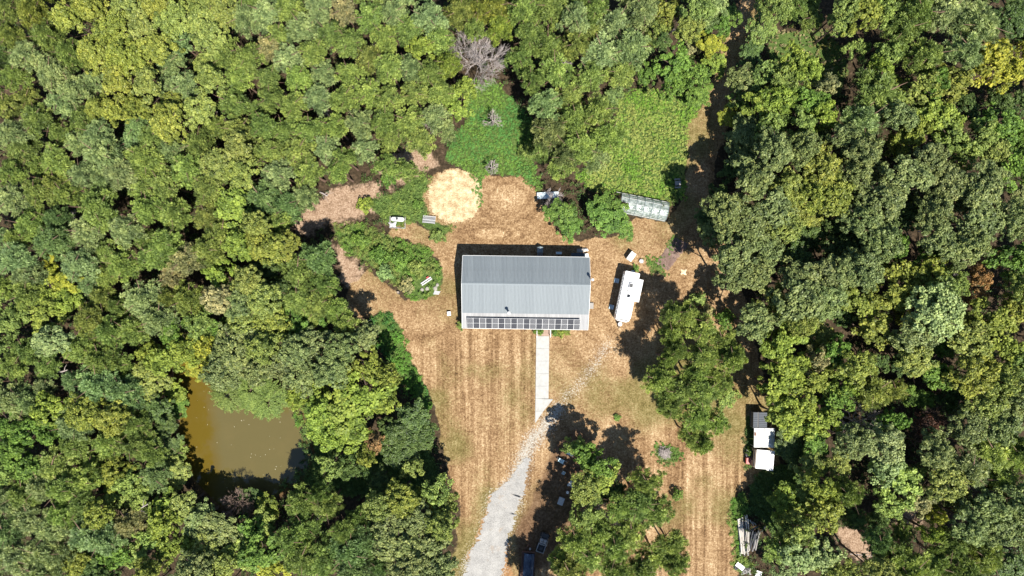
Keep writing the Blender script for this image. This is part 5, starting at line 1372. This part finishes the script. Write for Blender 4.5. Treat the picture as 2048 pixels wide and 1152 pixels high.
# ------------------------------------------------------------------ ground plants nobody could count
HOLES = [(852.5, 562, 15), (842, 569, 8), (862, 555, 9), (872, 586, 11), (844.5, 579.5, 6), (854.5, 577, 6), (874.5, 570, 6), (871, 577, 7), (858, 440, 13), (846, 438, 8), (870, 442, 8), (790, 440, 15), (805, 438, 8), (785, 450, 9), (1498, 916, 14), (1480, 1133, 9), (1493, 1142, 8), (1356, 366, 8)]
def patch(name, poly, hmax, per_m2, cols, leaf, seed, label, clump=.42, per=26, sd_min=-4):
    rng = np.random.default_rng(seed)
    pts = np.array([G(x, y) for x, y in poly])
    lo, hi = pts.min(0) - .6, pts.max(0) + .6
    n = int((hi - lo).prod() * per_m2)
    xy = rng.uniform(lo, hi, (n, 2))
    px, py = P2(xy[:, 0], xy[:, 1])
    d = sdist(px, py, poly) + (fbm(xy[:, 0] * .8, xy[:, 1] * .8, seed) - .5) * 22
    keep = d > sd_min
    for hx, hy, hr in HOLES: keep &= np.hypot(px - hx, py - hy) > hr
    xy, d = xy[keep], d[keep]
    K = len(xy)
    hz = hmax * np.clip(fbm(xy[:, 0] * .55, xy[:, 1] * .55, seed + 3) * 1.5 - .15, .12, 1) * np.clip((d + 8) / 18, .25, 1) * rng.uniform(.6, 1.1, K)
    r = clump * rng.uniform(.6, 1.3, K)
    dd = unit(rng.normal(size=(K, per, 3)) + np.array([0, 0, .5]))
    c = np.concatenate([xy, hz[:, None]], 1)[:, None, :] + dd * r[:, None, None] * rng.uniform(.3, 1, (K, per, 1)) * np.array([1, 1, .6])
    c[..., 2] = np.maximum(c[..., 2], .03)
    nr = unit(dd * .4 + np.array([0, 0, .65]) + rng.normal(size=(K, per, 3)) * .45)
    s = leaf * rng.uniform(.6, 1.4, K * per)
    v, q = cards(c.reshape(-1, 3), nr.reshape(-1, 3), s, s * .6, rng)
    kk = fbm(xy[:, 0] * .35, xy[:, 1] * .35, seed + 9) + rng.normal(0, .12, K)
    ti = np.clip(np.repeat(rng.normal(.5, .2, K), per) + rng.normal(0, .15, K * per), 0, 1)
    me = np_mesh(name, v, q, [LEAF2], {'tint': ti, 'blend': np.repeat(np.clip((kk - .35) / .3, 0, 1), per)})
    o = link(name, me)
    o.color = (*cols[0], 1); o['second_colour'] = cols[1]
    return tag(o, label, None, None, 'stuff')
m = NT('weed_leaves')
oc = m.n('ShaderNodeObjectInfo').outputs['Color']
c2 = m.n('ShaderNodeAttribute', attribute_name='second_colour', attribute_type='OBJECT').outputs['Color']
t = m.attr('tint')
cx_ = m.mix(m.attr('blend'), oc, c2)
k = m.math('ADD', .55, m.math('MULTIPLY', t, .9))
cx_ = m.mix(1.0, cx_, m.n('ShaderNodeCombineColor', {0: k, 1: k, 2: k}).outputs[0], 'MULTIPLY')
bs = m.n('ShaderNodeBsdfPrincipled', {'Base Color': cx_, 'Roughness': .6, 'Specular IOR Level': .2})
tl = m.n('ShaderNodeBsdfTranslucent', {'Color': m.mix(1.0, cx_, (1, 1, .5), 'MULTIPLY')})
mx = m.n('ShaderNodeMixShader', {0: .3, 1: bs.outputs[0], 2: tl.outputs[0]})
m.t.links.new(mx.outputs[0], m.out.inputs[0])
LEAF2 = m.mat
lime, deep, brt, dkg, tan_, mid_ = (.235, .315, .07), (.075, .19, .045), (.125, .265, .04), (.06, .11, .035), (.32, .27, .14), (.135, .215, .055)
PATCH = [(0, 'weeds', .30, 11.0, ((.18, .33, .045), (.33, .38, .10)), .15, 'tall lime green weeds filling the field left of dirt path'), (1, 'weeds', .26, 10.0, ((.11, .26, .06), (.18, .30, .055)), .14, 'deep green weeds covering the clearing above the mown lawn'),
         (2, 'brambles', 1.1, 4.5, ((.15, .28, .045), (.21, .24, .065)), .18, 'tangled bramble leaves left of the metal building'), (3, 'weeds', .6, 3.5, (mid_, lime), .16, 'mixed weeds around propane tank and slatted rack'),
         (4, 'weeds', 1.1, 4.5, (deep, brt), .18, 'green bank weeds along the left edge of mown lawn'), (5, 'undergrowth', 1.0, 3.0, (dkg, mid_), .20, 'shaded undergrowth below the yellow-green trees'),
         (6, 'weeds', .8, 4.5, (brt, lime), .17, 'bright weeds along the left side of log pile'), (7, 'weeds', .22, 5.5, (brt, mid_), .12, 'green weed border around the garden bed'), (8, 'weeds', .35, 6.0, (brt, mid_), .13, 'green weeds ringing the brush pile'),
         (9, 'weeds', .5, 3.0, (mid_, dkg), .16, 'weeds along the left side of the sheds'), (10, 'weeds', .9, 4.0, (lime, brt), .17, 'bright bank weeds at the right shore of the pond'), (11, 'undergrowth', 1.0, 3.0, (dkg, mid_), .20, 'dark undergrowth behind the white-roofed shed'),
         (12, 'weeds', .7, 3.0, ((.2, .19, .05), tan_), .15, 'straw and green weeds right of the path top')]
for i, nm, hm, dens, cc, lf, lb in PATCH:
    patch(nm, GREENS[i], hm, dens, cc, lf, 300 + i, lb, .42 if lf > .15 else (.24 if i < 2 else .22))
# forest floor
patch('undergrowth', [(-60, -60), (2110, -60), (2110, 1210), (-60, 1210)], .1, .01, (dkg, mid_), .2, 1, 'x') if False else None
rng = np.random.default_rng(99)
n = 20000
xy = rng.uniform((-88, -50), (88, 50), (n, 2))
px, py = P2(xy[:, 0], xy[:, 1])
ok = (sdist(px, py, LAWN) < -10) & (sdist(px, py, POND) < -22) & (fbm(xy[:, 0] * .25, xy[:, 1] * .25, 88) > .42)
for P_ in PINKS: ok &= sdist(px, py, P_) < -2
for P_ in GREENS: ok &= sdist(px, py, P_) < 0
for x, y, q in ((1660, 75, 60), (1035, 260, 30)): ok &= np.hypot(px - x, py - y) > q
xy = xy[ok]; K = len(xy); per = 18
hz = np.abs(rng.normal(.5, .5, K)) + .1
dd = unit(rng.normal(size=(K, per, 3)) + np.array([0, 0, .4]))
c = np.concatenate([xy, hz[:, None]], 1)[:, None, :] + dd * (rng.uniform(.3, .75, K)[:, None, None]) * rng.uniform(.3, 1, (K, per, 1)) * np.array([1, 1, .7])
c[..., 2] = np.maximum(c[..., 2], .04)
nr = unit(dd * .4 + np.array([0, 0, .65]) + rng.normal(size=(K, per, 3)) * .45)
s = .24 * rng.uniform(.6, 1.4, K * per)
v, q = cards(c.reshape(-1, 3), nr.reshape(-1, 3), s, s * .6, rng)
o = link('undergrowth', np_mesh('undergrowth', v, q, [LEAF2], {'tint': rng.uniform(0, 1, K * per), 'blend': np.repeat(rng.uniform(0, 1, K), per)}))
o.color = (*dkg, 1); o['second_colour'] = (.10, .14, .035)
tag(o, 'low leafy undergrowth on the forest floor between the trees', kind='stuff')
